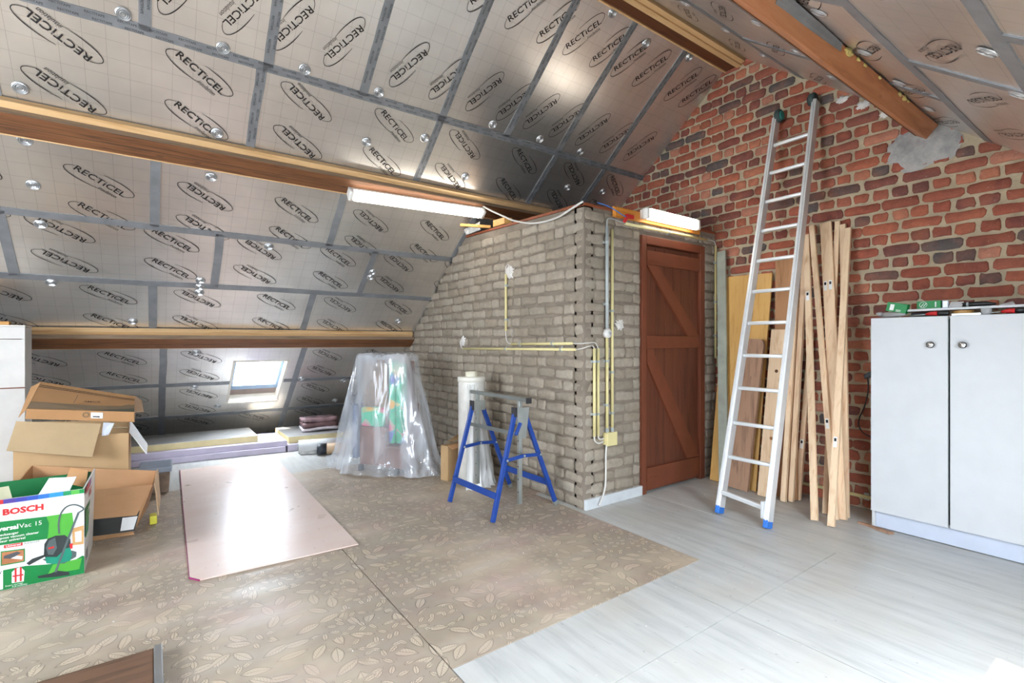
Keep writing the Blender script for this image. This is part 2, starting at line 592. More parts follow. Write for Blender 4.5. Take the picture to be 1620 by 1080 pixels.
def tag(o, label, cat, group=None):
    o['label'] = label
    o['category'] = cat
    if group:
        o['group'] = group
    return o
def thing(name, label, cat, org, group=None):
    o = bpy.data.objects.new(name, None)
    o.empty_display_size = .05
    COL.objects.link(o)
    o.location = org
    ORG[o.name] = tuple(org)
    return tag(o, label, cat, group)
def single(name, g, mat, label, cat, org, group=None, smooth=False):
    o = g.obj(name, mat, None, smooth, org)
    o.location = org
    ORG[o.name] = tuple(org)
    return tag(o, label, cat, group)
def structure(name, g, mat, org=(0, 0, 0), smooth=False):
    o = g.obj(name, mat, None, smooth, org)
    o.location = org
    ORG[o.name] = tuple(org)
    o['kind'] = 'structure'
    return o

def text_mesh(txt, size=1.0, bold=0.0, shear=0.0, align='CENTER', xs=1.0, space=1.0):
    cu = bpy.data.curves.new('lettering', 'FONT')
    cu.body = txt
    cu.size = size
    cu.align_x = align
    cu.align_y = 'CENTER'
    cu.offset = bold
    cu.shear = shear
    cu.space_character = space
    cu.resolution_u = 2
    o = bpy.data.objects.new('lettering', cu)
    COL.objects.link(o)
    bpy.context.view_layer.update()
    me = bpy.data.meshes.new_from_object(o)
    bpy.data.objects.remove(o, do_unlink=True)
    bpy.data.curves.remove(cu)
    for v in me.vertices:
        v.co.x *= xs
    return me

def add_text(bm, txt, size, pos=(0, 0), ang=0, bold=0.0, shear=0.0, xs=1.0, z=0.0, align='CENTER', space=1.0):
    me = text_mesh(txt, size, bold, shear, align, xs, space)
    c, s_ = math.cos(ang), math.sin(ang)
    for v in me.vertices:
        x, y = v.co.x, v.co.y
        v.co = (pos[0] + x * c - y * s_, pos[1] + x * s_ + y * c, z)
    bm.from_mesh(me)
    bpy.data.meshes.remove(me)

def flat_poly(bm, pts, z=0.0):
    bm.faces.new([bm.verts.new((p[0], p[1], z)) for p in pts])

def frame_matrix(o, ex, ey):
    ex, ey = Vector(ex).normalized(), Vector(ey).normalized()
    ez = ex.cross(ey)
    m = Matrix((ex, ey, ez)).transposed().to_4x4()
    m.translation = Vector(o)
    return m
# ================================================================== THE SETTING
WIN1 = (.68, 1.21, 4.36, 5.17)          # openings: x0, x1, s0, s1 on the slope
WIN2 = (1.15, 2.16, 3.45, 4.62)
ADDWIN3 = (-.35, .60, 3.45, 4.62)
ADDWIN4 = (-2.0, -1.2, 3.45, 4.62)

def cut_rects(r, holes):
    """rectangle minus rectangular openings"""
    out = [r]
    for h in holes:
        nxt = []
        for (x0, x1, s0, s1) in out:
            if h[0] >= x1 or h[1] <= x0 or h[2] >= s1 or h[3] <= s0:
                nxt.append((x0, x1, s0, s1))
                continue
            if s0 < h[2]: nxt.append((x0, x1, s0, h[2]))
            if s1 > h[3]: nxt.append((x0, x1, h[3], s1))
            a, b = max(s0, h[2]), min(s1, h[3])
            if x0 < h[0]: nxt.append((x0, h[0], a, b))
            if x1 > h[1]: nxt.append((h[1], x1, a, b))
        out = nxt
    return out

class Slope:
    """one roof slope; local x runs along the ridge (right as seen from inside), y up the slope, z into the room"""
    def __init__(s, side):
        s.sg = 1 if side == 'L' else -1
        s.m = frame_matrix((0, APY, APZ), (s.sg, 0, 0), (0, -CA * s.sg, SA))
    def p(s, x, sl, n):
        return (x * s.sg, -sl, n)
    def boxes(s, name, lst, mat, parent=None):
        g = G()
        for (x0, x1, s0, s1, n0, n1) in lst:
            a, b = sorted((x0 * s.sg, x1 * s.sg))
            g.box(a, b, -s1, -s0, n0, n1)
        o = g.obj(name, mat, parent, org=(0, 0, 0))
        return o
    def root(s, o):
        o.matrix_world = s.m
        return o

LS, RS = Slope('L'), Slope('R')

def logo_mesh():
    bm = bmesh.new()
    t = "RECT\u0131CEL"
    add_text(bm, "RECTiCEL", .058, (0, 0), 0, .0005, 0, 1.2)
    add_text(bm, "insulation", .036, (.070, -.046), 0, 0, .35, .8)
    def swoosh(a0, a1, tk):
        pts = []
        N = 18
        for k in range(N + 1):
            f = k / N
            a = R(a0 + (a1 - a0) * f)
            w = tk * (.25 + .75 * math.sin(math.pi * min(1, max(0, f * .9 + .1))))
            x, y = .192 * math.cos(a), .058 * math.sin(a)
            nx, ny = .55 * math.cos(a), math.sin(a)
            c_, s_ = math.cos(R(9)), math.sin(R(9))
            x, y = x * c_ - y * s_, x * s_ + y * c_
            pts.append(((x - nx * w, y - ny * w), (x + nx * w, y + ny * w)))
        for (a, b), (c, d) in zip(pts, pts[1:]):
            bm.faces.new([bm.verts.new((q[0], q[1], 0)) for q in (a, b, d, c)])
    swoosh(140, 272, .0038)
    swoosh(-40, 92, .0038)
    me = bpy.data.meshes.new('printed_logo')
    bm.to_mesh(me)
    bm.free()
    me.materials.append(M_INK)
    return me
LOGO = logo_mesh()

def disc_mesh():
    g = G()
    prof = [(0, .006), (.007, .006), (.010, .001), (.015, .006), (.019, .0012), (.023, .006), (.027, .0015), (.031, .006), (.035, .003), (.037, 0)]
    g.lathe(prof, seg=20)
    me = g.mesh('washer_disc')
    me.materials.append(M_DISC)
    return me
DISC = disc_mesh()

rnd = random.Random(4)
def build_slope(S, rows, holes, xr, logos, discs, tape_text):
    """rows: (s0, s1, [joints]); returns the ceiling object with its panels, tapes, prints and discs"""
    smax = 6.12
    deck = S.boxes('ceiling', [(a, b, c, d, -.10, -.021) for a, b, c, d in cut_rects((xr[0], xr[1], 0, smax), holes)], M_SUB)
    deck['kind'] = 'structure'
    S.root(deck)
    panels = []
    for (s0, s1, js) in rows:
        for a, b in zip(js, js[1:]):
            rects = cut_rects((a + .002, b - .002, s0 + .002, s1 - .002), holes)
            if not rects:
                continue
            g = G()
            jit = [rnd.uniform(-.005, 0) for _ in range(4)]
            for (x0, x1, t0, t1) in rects:
                def n(x, t):
                    u, v = (x - a) / (b - a), (t - s0) / (s1 - s0)
                    return (jit[0] * (1 - u) + jit[1] * u) * (1 - v) + (jit[2] * (1 - u) + jit[3] * u) * v
                c = [(x0, t0), (x1, t0), (x1, t1), (x0, t1)]
                g.hexa([S.p(x, t, -.02) for x, t in c] + [S.p(x, t, n(x, t)) for x, t in c])
            panels.append((a, b, s0, s1, g.obj('insulation_panel', M_FOIL, deck, org=(0, 0, 0))))
    def host(x, s):
        for a, b, c, d, o in panels:
            if a <= x <= b and c <= s <= d:
                return o
        return None
    for (x, s, ang) in logos:
        o = host(x, s)
        if o is None or any(h[0] - .14 < x < h[1] + .14 and h[2] - .1 < s < h[3] + .1 for h in holes):
            continue
        l = link('printed_logo', LOGO, None, o)
        l.matrix_local = Matrix.Translation(S.p(x, s, .0012)) @ Matrix.Rotation(R(ang), 4, 'Z')
    for (x, s) in discs:
        l = link('washer_disc', DISC, None, deck)
        l.matrix_local = Matrix.Translation(S.p(x, s, .0008))
    # tapes
    def tape(p, q, w, wob, txt):
        (x0, a0), (x1, a1) = p, q
        L = math.hypot(x1 - x0, a1 - a0)
        N = max(4, int(L / .12))
        dx, da = (x1 - x0) / L, (a1 - a0) / L
        bm = bmesh.new()
        lo, hi, lo2, hi2 = [], [], [], []
        off = 0
        for k in range(N + 1):
            f = k / N
            off = .6 * off + rnd.uniform(-wob, wob)
            for lst, lst2, sd in ((lo, lo2, -1), (hi, hi2, 1)):
                ww = sd * w / 2 + off + rnd.uniform(-.0015, .0015)
                x, a = x0 + dx * L * f - da * ww, a0 + da * L * f + dx * ww
                lst.append(bm.verts.new(S.p(x, a, .0022)))
                lst2.append(bm.verts.new(S.p(x, a, -.0075)))
        for k in range(N):
            bm.faces.new((lo[k], lo[k + 1], hi[k + 1], hi[k]))
            bm.faces.new((lo2[k], lo2[k + 1], lo[k + 1], lo[k]))
            bm.faces.new((hi[k], hi[k + 1], hi2[k + 1], hi2[k]))
        bmesh.ops.recalc_face_normals(bm, faces=bm.faces)
        me = bpy.data.meshes.new('seam_tape')
        bm.to_mesh(me)
        bm.free()
        t = link('seam_tape', me, M_TAPE, deck)
        if txt:
            bm = bmesh.new()
            src = text_mesh('RECTITAPE', .017, .0004)
            ang = math.atan2(-da, dx * S.sg)
            k = 0
            pos = .06
            while pos < L - .06:
                for sd in (-1, 1):
                    ps = pos + (.03 if sd > 0 else 0)
                    x, a = x0 + dx * ps - da * .014 * sd, a0 + da * ps + dx * .014 * sd
                    lp = S.p(x, a, .0032)
                    mm = Matrix.Translation(lp) @ Matrix.Rotation(ang, 4, 'Z')
                    c = src.copy()
                    c.transform(mm)
                    bm.from_mesh(c)
                    bpy.data.meshes.remove(c)
                pos += .135
            me = bpy.data.meshes.new('tape_print')
            bm.to_mesh(me)
            bm.free()
            link('tape_print', me, M_TAPEINK, t)
    for i, (s0, s1, js) in enumerate(rows):
        for x in js[1:-1]:
            pieces = [(s0, s1)]
            for h in holes:
                if h[0] - .03 < x < h[1] + .03:
                    pieces = [pc for pc in ((s0, min(s1, h[2])), (max(s0, h[3]), s1)) if pc[1] > pc[0] + .05]
            for a, b in pieces:
                tape((x, a), (x, b), .058, .003, tape_text and i < 2)
        if i + 1 < len(rows):
            xs = [(max(js[0], rows[i + 1][2][0]), min(js[-1], rows[i + 1][2][-1]))]
            for h in holes:
                if h[2] < s1 < h[3]:
                    xs = [(xs[0][0], h[0]), (h[1], xs[0][1])]
            for a, b in xs:
                tape((a, s1), (b, s1), .055, .003, tape_text and i == 0)
    return deck

LROWS = [(.13, 1.295, [-3.0, -2.45, -1.85, -1.24, -.63, -.028, .585, 1.18, 1.79, 2.39, 2.955, 3.58, 4.145]),
         (1.295, 1.95, [-3.0, -1.93, -.69, .55, 1.79, 2.97, 3.59, 4.145]),
         (1.95, 2.685, [-3.0, -2.46, -1.22, .02, 1.26, 2.49, 4.145]),
         (2.685, 3.28, [-3.0, -2.04, -.79, .435, 1.685, 2.62]),
         (3.28, 3.95, [-3.0, -2.47, -1.23, .01, 1.256, 2.62]),
         (3.95, 4.75, [-3.0, -2.4, -1.15, .09, 1.33, 2.62]),
         (4.75, 5.37, [-3.0, -2.4, -1.15, .09, 1.33, 2.62]),
         (5.37, 6.0, [-3.0, -2.4, -1.15, .09, 1.33, 2.62])]
LL = []
for x in (-1.6, -1.3, -.85, -.55, -.2, .12, .42, .68, .98, 1.42, 1.72, 2.03, 2.31, 2.58, 2.86, 3.17, 3.48, 3.81):
    LL.append((x, 1.0, 237))
for x in (.4, .78, 1.12, 1.42, 1.75, 2.05, 2.33, 2.58, 2.86, 3.10, 3.36, 3.79, 4.0):
    LL.append((x, .375, 57))
for ss, f, u in (((1.45, 1.76), (-1.63, -.39, .845, 2.07, 3.28), (-1.0, .24, 1.465, 2.68, 3.85)),
                 ((2.35, 2.64), (-2.1, -.91, .32, 1.545, 2.8), (-1.5, -.27, .94, 2.16)),
                 ((2.80, 3.10), (-1.74, -.5, .73, 1.95), (-1.1, .13, 1.37, 2.6)),
                 ((3.44, 3.77), (-2.1, -.9, .325, 1.54), (-1.5, -.27, .95, 2.16)),
                 ((4.28, 4.58), (-.77, .40, 1.60), (-1.4, -.21, 2.2)),
                 ((4.93, 5.22), (-.77, .41, 1.60), (-.2, 1.0, 2.2)),
                 ((5.48,), (.41, 1.62), (-.2, 1.0, 2.2))):
    for s_ in ss:
        LL += [(x, s_, 145) for x in f] + [(x, s_, -35) for x in u]
LD = [(-.12, 1.24), (.34, 1.26), (.79, 1.24), (1.28, 1.24), (-.58, 1.8), (.35, 1.82), (-.6, 2.13), (-.6, 2.45), (.34, 2.17), (1.3, 1.63), (1.72, 1.48), (2.2, 1.73), (2.22, 1.22), (2.71, 1.22),
      (3.19, 1.22), (3.66, .18), (2.72, .17), (3.16, .24), (-.6, 2.77), (-.6, 3.33), (-.13, 3.76), (.79, 2.76), (.33, 3.21), (.33, 3.29), (.33, 3.36), (1.73, 2.95), (1.73, 3.02), (2.23, 3.66), (3.3, 1.6), (3.75, 1.55),
      (.35, 4.2), (.36, 4.8), (1.9, 4.8), (1.9, 5.25), (.6, 5.2), (1.4, 4.72), (2.0, 4.1), (1.3, 4.1)]
ceil_l = build_slope(LS, LROWS, [WIN1], (XL, 4.40), LL, LD, True)

RB = [.13, .68, 1.26, 1.72, 2.06, 2.56, 3.16, 3.76, 4.36, 4.96, 6.0]
RROWS = []
for i, (a, b) in enumerate(zip(RB, RB[1:])):
    off = (i % 2) * .62
    RROWS.append((a, b, [-3.0] + [-2.3 + off + 1.24 * k for k in range(5)] + [4.145]))
RL = []
for i, (a, b) in enumerate(zip(RB, RB[1:])):
    m_ = (a + b) / 2
    for k in range(11):
        RL.append((-2.6 + .62 * k + (i % 2) * .3, m_, -35 if k % 2 else 145))
RD = [(x, s_) for s_ in (.62, 1.2, 1.85, 2.5, 3.1) for x in (-.6, .34, 1.28, 2.22, 2.7, 3.16, 3.66)]
ceil_r = build_slope(RS, RROWS, [WIN2, ADDWIN3, ADDWIN4], (XL, 4.40), RL, RD, False)

# ---- skylights
def skylight(name, S, W):
    x0, x1, s0, s1 = W
    e = bpy.data.objects.new(name, None)
    COL.objects.link(e)
    S.root(e)
    e['kind'] = 'structure'
    t = .018
    lining = plain('#eee7da', .5, 0, .03, name='white_reveal')
    for nm, bx in (('reveal_board', (x0 - .002, x0 + t, s0, s1, -.16, .004)), ('reveal_board', (x1 - t, x1 + .002, s0, s1, -.16, .004)),
                   ('reveal_board', (x0, x1, s0, s0 + t, -.16, .004)), ('sill_board', (x0 - .01, x1 + .01, s1 - .03, s1 + .004, -.16, .008))):
        S.boxes(nm, [bx], lining, e)
    S.boxes('lower_rail', [(x0 + t, x1 - t, s1 - .16, s1 - .03, -.135, -.10)], plain('#8f7f78', .6, 0, .1, name='brown_rail'), e)
    sash = plain('#8fa9c4', .4, 0, .05, name='blue_grey_sash')
    a0, a1, b0, b1 = x0 + t, x1 - t, s0 + t, s1 - .155
    for bx in ((a0, a0 + .03, b0, b1), (a1 - .03, a1, b0, b1), (a0, a1, b0, b0 + .03), (a0, a1, b1 - .075, b1)):
        S.boxes('sash_bar', [bx + (-.13, -.085)], sash, e)
    S.boxes('pane', [(a0 + .02, a1 - .02, b0 + .02, b1 - .04, -.112, -.108)], M_GLASS, e)
    # portal: guides sky sampling through the opening, gives no light itself
    ld = bpy.data.lights.new('sky_portal', 'AREA')
    ld.shape = 'RECTANGLE'
    ld.size, ld.size_y = x1 - x0, s1 - s0
    ld.cycles.is_portal = True
    lo = bpy.data.objects.new('sky_portal', ld)
    COL.objects.link(lo)
    c = S.m @ Vector(S.p((x0 + x1) / 2, (s0 + s1) / 2, -.17))
    nrm = S.m.to_3x3() @ Vector((0, 0, 1))
    lo.matrix_world = frame_matrix(c, (S.m.to_3x3() @ Vector((1, 0, 0))), -(S.m.to_3x3() @ Vector((0, 1, 0))))
    return e
skylight('window_1', LS, WIN1)
skylight('window_2', RS, WIN2)
skylight('added_window_3', RS, ADDWIN3)  # unseen skylight, added to bring more sky light into the room
skylight('added_window_4', RS, ADDWIN4)  # another unseen skylight, added to spread the sky light more evenly

# ---- floor: one sheet per piece of covering
g = G().box(XL - .1, XG + .3, -2.5, 7.3, -.12, -.006)
floor = structure('floor', g, M_SUB)
GAP = .0025
for (x0, x1, y0, y1, leaf, edges) in (
        (XL, .89, .30, 3.05, 1, 'lrfb'), (.89, 2.44, 1.60, 3.05, 1, 'lrfb'), (XL, 2.60, 3.05, 4.83, 1, 'lrfb'), (XL, 2.60, 4.83, 7.2, 0, 'lrfb'),
        (.89, 2.09, 1.20, 1.60, 0, 'lrfb'), (2.09, 3.15, 1.20, 1.60, 0, 'lrf'), (2.44, 3.15, 1.60, 2.70, 0, 'lr'), (2.44, 2.60, 2.70, 3.05, 0, 'lb'),
        (3.15, XG + .05, -2.4, 3.0, 0, 'l'), (2.09, 3.15, -2.4, 1.20, 0, 'lrb'), (.89, 2.09, -2.4, 1.20, 0, 'lrb'), (XL, .89, -2.4, .30, 0, 'lrb')):
    a = x0 + (GAP if 'l' in edges else 0)
    b = x1 - (GAP if 'r' in edges else 0)
    c = y0 + (GAP if 'f' in edges else 0)
    d = y1 - (GAP if 'b' in edges else 0)
    G().box(a, b, c, d, -.006, .0012 if leaf else 0).obj('floor_sheet', M_LEAF if leaf else M_GFLOOR, floor, org=(0, 0, 0))

# ---- brick walls
def brick_shape(L, H, D, inset, seed, soft):
    """irregular brick: outline at the wall, face ring pulled in, fan over the face"""
    r = random.Random(seed)
    n = []
    hx, hy = L / 2, H / 2
    for (x, y) in ((-1, -.55), (-.86, -1), (-.3, -1), (.3, -1), (.86, -1), (1, -.55), (1, .55), (.86, 1), (.3, 1), (-.3, 1), (-.86, 1), (-1, .55)):
        j = .085 if soft else .075
        n.append((x * hx + r.uniform(-j, j) * H, y * hy + r.uniform(-j, j) * H))
    vs = [(x, y, -.004) for x, y in n]
    vs += [(x * (1 - inset * .5 / hx), y * (1 - inset * .5 / hy), D * .72 + r.uniform(-.001, .001)) for x, y in n]
    vs += [(x * (1 - inset * 1.7 / hx), y * (1 - inset * 1.7 / hy), D + r.uniform(-.0012, .0012)) for x, y in n]
    vs += [(-hx * .35, r.uniform(-.1, .1) * H, D + r.uniform(-.001, .002)), (hx * .35, r.uniform(-.1, .1) * H, D + r.uniform(-.001, .002))]
    N = 12
    fs = []
    for a in (0, N):
        for k in range(N):
            k2 = (k + 1) % N
            fs.append((a + k, a + k2, a + N + k2, a + N + k))
    A, B, o = 3 * N, 3 * N + 1, 2 * N
    left = [8, 9, 10, 11, 0, 1, 2, 3]        # ring points nearer to A, then B
    for k in range(N):
        k2 = (k + 1) % N
        if k in (2, 8):
            fs.append((o + k, o + k2, B, A) if k == 2 else (o + k, o + k2, A, B))
        else:
            fs.append((o + k, o + k2, B if 3 <= k <= 7 else A))
    return vs, fs

def brick_wall(parent, origin, ex, spots, mats, soft, D, inset, most=300, hidden=None, tag_=''):
    """spots: (u, v, L, H) along and up the wall face; nearest ones become parts, the rest one joined part"""
    mw = frame_matrix(origin, ex, (0, 0, 1))
    r = random.Random(11)
    cache = {}
    eye = Vector((0, 0, 1.2))
    lst = []
    for (u, v, L, H) in spots:
        w = mw @ Vector((u, v, 0))
        hid = 1 if hidden and hidden(w) else 0
        lst.append((hid, (w - eye).length, u, v, L, H))
    lst.sort()
    vs_all, fs_all = [], []
    for i, (hid, dist, u, v, L, H) in enumerate(lst):
        key = (round(L, 2), round(H, 3), r.randrange(5))
        if i < most and not hid:
            if key not in cache:
                vs, fs = brick_shape(key[0], key[1], D, inset, hash(key) % 9999, soft)
                me = mesh('brick', vs, fs)
                me.materials.append(mats[0])
                for p in me.polygons:
                    p.use_smooth = True
                cache[key] = me
            o = link('brick', cache[key], None, parent)
            m = mw @ Matrix.Translation((u, v, r.uniform(-.003, .003))) @ Matrix.Rotation(r.uniform(-.012, .012), 4, 'Z') @ Matrix.Rotation(r.choice((0, math.pi)), 4, 'Z')
            o.matrix_local = m
        else:
            vs, fs = brick_shape(L, H, D, inset, r.randrange(99999), soft)
            b = len(vs_all)
            dz = r.uniform(-.003, .003)
            vs_all += [mw @ Vector((x + u, y + v, z + dz)) for x, y, z in vs]
            fs_all += [tuple(q + b for q in f) for f in fs]
    if vs_all:
        o = link('bricks_beyond', mesh('bricks_beyond', vs_all, fs_all), mats[1], parent, True)
        o['kind'] = 'stuff'

# gable
g = G()
poly = [(XG + .012, y, z) for y, z in ((-2.45, -.05), (7.17, -.05), (APY, APZ + .07))]
g.prism(poly, (.2, 0, 0))
gable = structure('wall_right', g, M_MORTAR)
rb = random.Random(21)
spots = []
PIT = .081
for j in range(46):
    z = .045 + j * PIT
    head = j % 2
    pitch = .113 if head else .226
    y = -.62 + (.057 if head else (.113 if (j // 2) % 2 else 0))
    while y < 4.1:
        L = pitch - .015 + rb.uniform(-.012, .006)
        H = .066 + rb.uniform(-.006, .004)
        yc = y + pitch / 2 + rb.uniform(-.004, .004)
        zz = z + .004 * math.sin(yc * 3 + j)
        if zz - .04 < roof_z(yc) and not (yc > 2.68 and zz < 2.1):
            spots.append((-yc, zz, L, H))
        y += pitch
brick_wall(gable, (XG + .012, 0, 0), (0, -1, 0), spots, (M_RB, M_RBI), False, .013, .0022,
           hidden=lambda w: (w.y < 1.2 and w.z < 1.3) or w.y < .42 or (1.75 < w.y < 2.5 and w.z < 1.25))

# closet side wall and front wall
def clip_top(y):
    return min(WTOP + .02 * (y - 2.55), roof_z(y) + .02)
g = G()
pts = [(2.562, -.05), (6.9, -.05), (6.9, max(.1, roof_z(6.9))), (4.22, 2.215), (2.562, WTOP)]
g.prism([(WS + .012, y, z) for y, z in pts], (.09, 0, 0))
side = structure('wall_closet_side', g, M_GREYMORTAR)
spots = []
rb = random.Random(8)
PG = .0825
for j in range(27):
    z = .045 + j * PG
    y = 2.553 - (.105 if j % 2 else 0)
    while y < 6.6:
        Lp = .21 if rb.random() > .22 else .115
        y0, y1 = max(y, 2.553), y + Lp
        if y1 < 2.62:
            y1 = 2.66
        if y1 - y0 > .05:
            yc, L = (y0 + y1) / 2, y1 - y0 - .011 + rb.uniform(-.008, .005)
            zz = z + .006 * math.sin(yc * 2 + j * .7)
            if zz + .03 < WTOP + .03 * (yc - 2.55) / 1.6 + .01 and zz - .03 < roof_z(yc):
                spots.append((-yc, zz, L, .071 + rb.uniform(-.006, .004)))
        y = y1
brick_wall(side, (WS + .012, 0, 0), (0, -1, 0), spots, (M_GB, M_GBI), True, .014, .007)

g = G()
g.box(WS + .012, 3.105, 2.562, 2.66, -.05, WTOP).box(3.935, XG + .02, 2.562, 2.66, -.05, WTOP).box(3.105, 3.935, 2.562, 2.66, 2.035, WTOP)
front = structure('wall_closet_front', g, M_GREYMORTAR)
spots = []
for j in range(27):
    z = .045 + j * PG
    x = WS + .003 - (.105 if j % 2 == 0 else 0)
    while x < XG:
        Lp = .21 if rb.random() > .25 else .115
        x0, x1 = max(x, WS + .003), x + Lp
        if x1 < WS + .07:
            x1 = WS + .11
        for a, b in (((x0, min(x1, 3.098)),) if x0 < 3.098 else ()) + (((max(x0, 3.945), min(x1, XG)),) if x1 > 3.945 else ()) + (((max(x0, 3.1), min(x1, 3.94)),) if z > 2.09 and x1 > 3.1 and x0 < 3.94 else ()):
            if b - a > .035 and z + .035 < WTOP + .01:
                spots.append(((a + b) / 2, z + .004 * math.sin(j + a), b - a - .010 + rb.uniform(-.005, .004), .071 + rb.uniform(-.006, .004)))
        x = x1
brick_wall(front, (0, 2.562, 0), (1, 0, 0), spots, (M_GB, M_GBI), True, .012, .007)
G().box(WS + .002, WS + .075, 2.5525, 2.60, 0, WTOP - .01, .004).obj('corner_render', M_GREYMORTAR, front)
G().box(WS + .001, WS + .03, 2.554, 2.63, 0, WTOP - .01, .004).obj('corner_render', M_GREYMORTAR, side)
# reddish brick ends and timber plate along the top of the closet walls
G().box(WS + .005, XG, 2.552, 2.66, WTOP, WTOP + .022, .004).obj('wall_plate', wood('#8a4a2c', '#5f2f1a', (1, 12, 12), 2.5, .7, False, name='reddish_plate'), front)
G().bar((WS + .05, 2.56, WTOP + .012), (WS + .05, 4.2, 2.228), .09, .022, (0, 0, 1), .004).obj('wall_plate', wood('#8a4a2c', '#5f2f1a', (1, 12, 12), 2.5, .7, False), side)

def splat(name, c, ex, rad, seed, mat, parent, th=.006, ax=1.0, jag=.55):
    r = random.Random(seed)
    m = frame_matrix(c, ex, (0, 0, 1))
    g = G()
    N = 44
    ring = []
    qs = [rad * (1 + jag * (r.uniform(-.35, .35) + (.5 if r.random() < .18 else 0))) for k in range(N)]
    if jag < .5:
        for _ in range(2):
            qs = [(qs[k - 1] + 2 * qs[k] + qs[(k + 1) % N]) / 4 for k in range(N)]
    for k in range(N):
        t = 2 * math.pi * k / N
        q = qs[k]
        ring.append(m @ Vector((math.cos(t) * q * ax, math.sin(t) * q, .004)))
    cen = m @ Vector((0, 0, th + .006))
    back = [m @ Vector((0, 0, -.012)) + (p - m.translation) for p in ring]
    bm = g.bm
    vc = bm.verts.new(cen)
    v1 = [bm.verts.new(m.translation.lerp(p, .6) + (m.to_3x3() @ Vector((0, 0, th)))) for p in ring]
    v2 = [bm.verts.new(p) for p in back]
    for k in range(N):
        k2 = (k + 1) % N
        bm.faces.new((vc, v1[k], v1[k2]))
        bm.faces.new((v1[k], v2[k], v2[k2], v1[k2]))
    return g.obj(name, mat, parent, True)
splat('plaster_patch', (WS - .004, 3.455, 1.80), (0, -1, 0), .055, 3, M_PLASTER, side)
splat('plaster_patch', (WS - .004, 4.24, 1.20), (0, -1, 0), .045, 5, M_PLASTER, side)
splat('plaster_patch', (2.86, 2.546, 1.33), (1, 0, 0), .040, 9, M_PLASTER, front)
splat('cement_patch', (XG - .004, 1.06, 2.50), (0, -1, 0), .15, 6, M_CEMENT, gable, .012, 1.3, .49)
splat('plaster_patch', (XG - .004, 1.535, 2.99), (0, -1, 0), .03, 12, M_PLASTER, gable, .006, 1.4)
splat('plaster_patch', (XG - .004, 1.40, 2.90), (0, -1, 0), .03, 14, M_PLASTER, gable, .006, 1.4)
splat('plaster_patch', (XG - .004, 1.27, 2.79), (0, -1, 0), .025, 15, M_PLASTER, gable, .006, 1.2)

# far gable behind the camera
GW = (1.55, 3.15, .95, 2.15)                # opening y0, y1, z0, z1
g = G()
zt = lambda y: APZ + .06 - SL * abs(y - APY)
for poly in ([(-2.47, -.05), (GW[0], -.05), (GW[0], zt(GW[0]))], [(GW[1], -.05), (7.19, -.05), (GW[1], zt(GW[1]))],
             [(GW[0], -.05), (GW[1], -.05), (GW[1], GW[2]), (GW[0], GW[2])], [(GW[0], GW[3]), (GW[1], GW[3]), (GW[1], zt(GW[1])), (APY, APZ + .06), (GW[0], zt(GW[0]))]):
    g.prism([(XL, y, z) for y, z in poly], (-.15, 0, 0))
structure('wall_left', g, rough_mineral('lime_plaster', '#cfc6b8', '#ddd6ca', 5, 60, .3))
e = thing('added_window_5', '', '', (XL, 2.35, GW[2]))  # unseen window added in the far gable for frontal fill light
del e['label'], e['category']
e['kind'] = 'structure'
for bx in ((GW[0], GW[0] + .06, GW[2], GW[3]), (GW[1] - .06, GW[1], GW[2], GW[3]), (GW[0], GW[1], GW[2], GW[2] + .06), (GW[0], GW[1], GW[3] - .06, GW[3]), (2.32, 2.38, GW[2], GW[3])):
    G().box(XL - .10, XL - .04, bx[0], bx[1], bx[2], bx[3], .003).obj('frame_bar', M_WHITEP, e)
for y0, y1 in ((GW[0] + .05, 2.33), (2.37, GW[1] - .05)):
    G().box(XL - .074, XL - .070, y0, y1, GW[2] + .05, GW[3] - .05).obj('pane', M_GLASS, e)
ld = bpy.data.lights.new('sky_portal', 'AREA')
ld.shape = 'RECTANGLE'
ld.size, ld.size_y = GW[1] - GW[0], GW[3] - GW[2]
ld.cycles.is_portal = True
lo = bpy.data.objects.new('sky_portal', ld)
COL.objects.link(lo)
lo.matrix_world = frame_matrix((XL - .16, (GW[0] + GW[1]) / 2, (GW[2] + GW[3]) / 2), (0, -1, 0), (0, 0, 1))

# skirting on the closet front
structure('baseboard_front', G().box(WS + .002, 3.10, 2.532, 2.556, 0, .075, .006), plain('#cfd3d4', .6, 0, .08, .3, 40, name='pale_skirting'))

# ---- door
D = thing('door_1', '', '', (3.1, 2.55, 0))
del D['label'], D['category']
D['kind'] = 'structure'
G().box(3.10, 3.15, 2.535, 2.60, 0, 2.035, .003).obj('frame_post', M_DOORL, D)
G().box(3.875, 3.94, 2.535, 2.60, 0, 2.035, .003).obj('frame_post', M_DOORL, D)
G().box(3.15, 3.875, 2.535, 2.60, 1.97, 2.035, .003).obj('frame_head', M_DOORL, D)
px_ = [3.154, 3.29, 3.405, 3.518, 3.63, 3.745, 3.868]
for a, b in zip(px_, px_[1:]):
    G().box(a + .0015, b - .0015, 2.560, 2.585, .012, 1.962, .003).obj('door_plank', M_DOOR, D)
for z0, z1 in ((1.81, 1.92), (1.145, 1.245), (.03, .20)):
    G().box(3.16, 3.866, 2.538, 2.560, z0, z1, .003).obj('ledge', M_DOORL, D)
G().prism([(3.165, 2.540, 1.808), (3.305, 2.540, 1.808), (3.862, 2.540, 1.248), (3.70, 2.540, 1.248)], (0, .02, 0)).obj('brace', M_DOORL, D)
G().prism([(3.165, 2.540, 1.142), (3.225, 2.540, 1.142), (3.862, 2.540, .205), (3.69, 2.540, .205), (3.165, 2.540, 1.03)], (0, .02, 0)).obj('brace', M_DOORL, D)
for z in (1.855, .11):
    G().box(3.158, 3.30, 2.534, 2.540, z - .012, z + .012).obj('hinge_strap', M_DOORL, D)
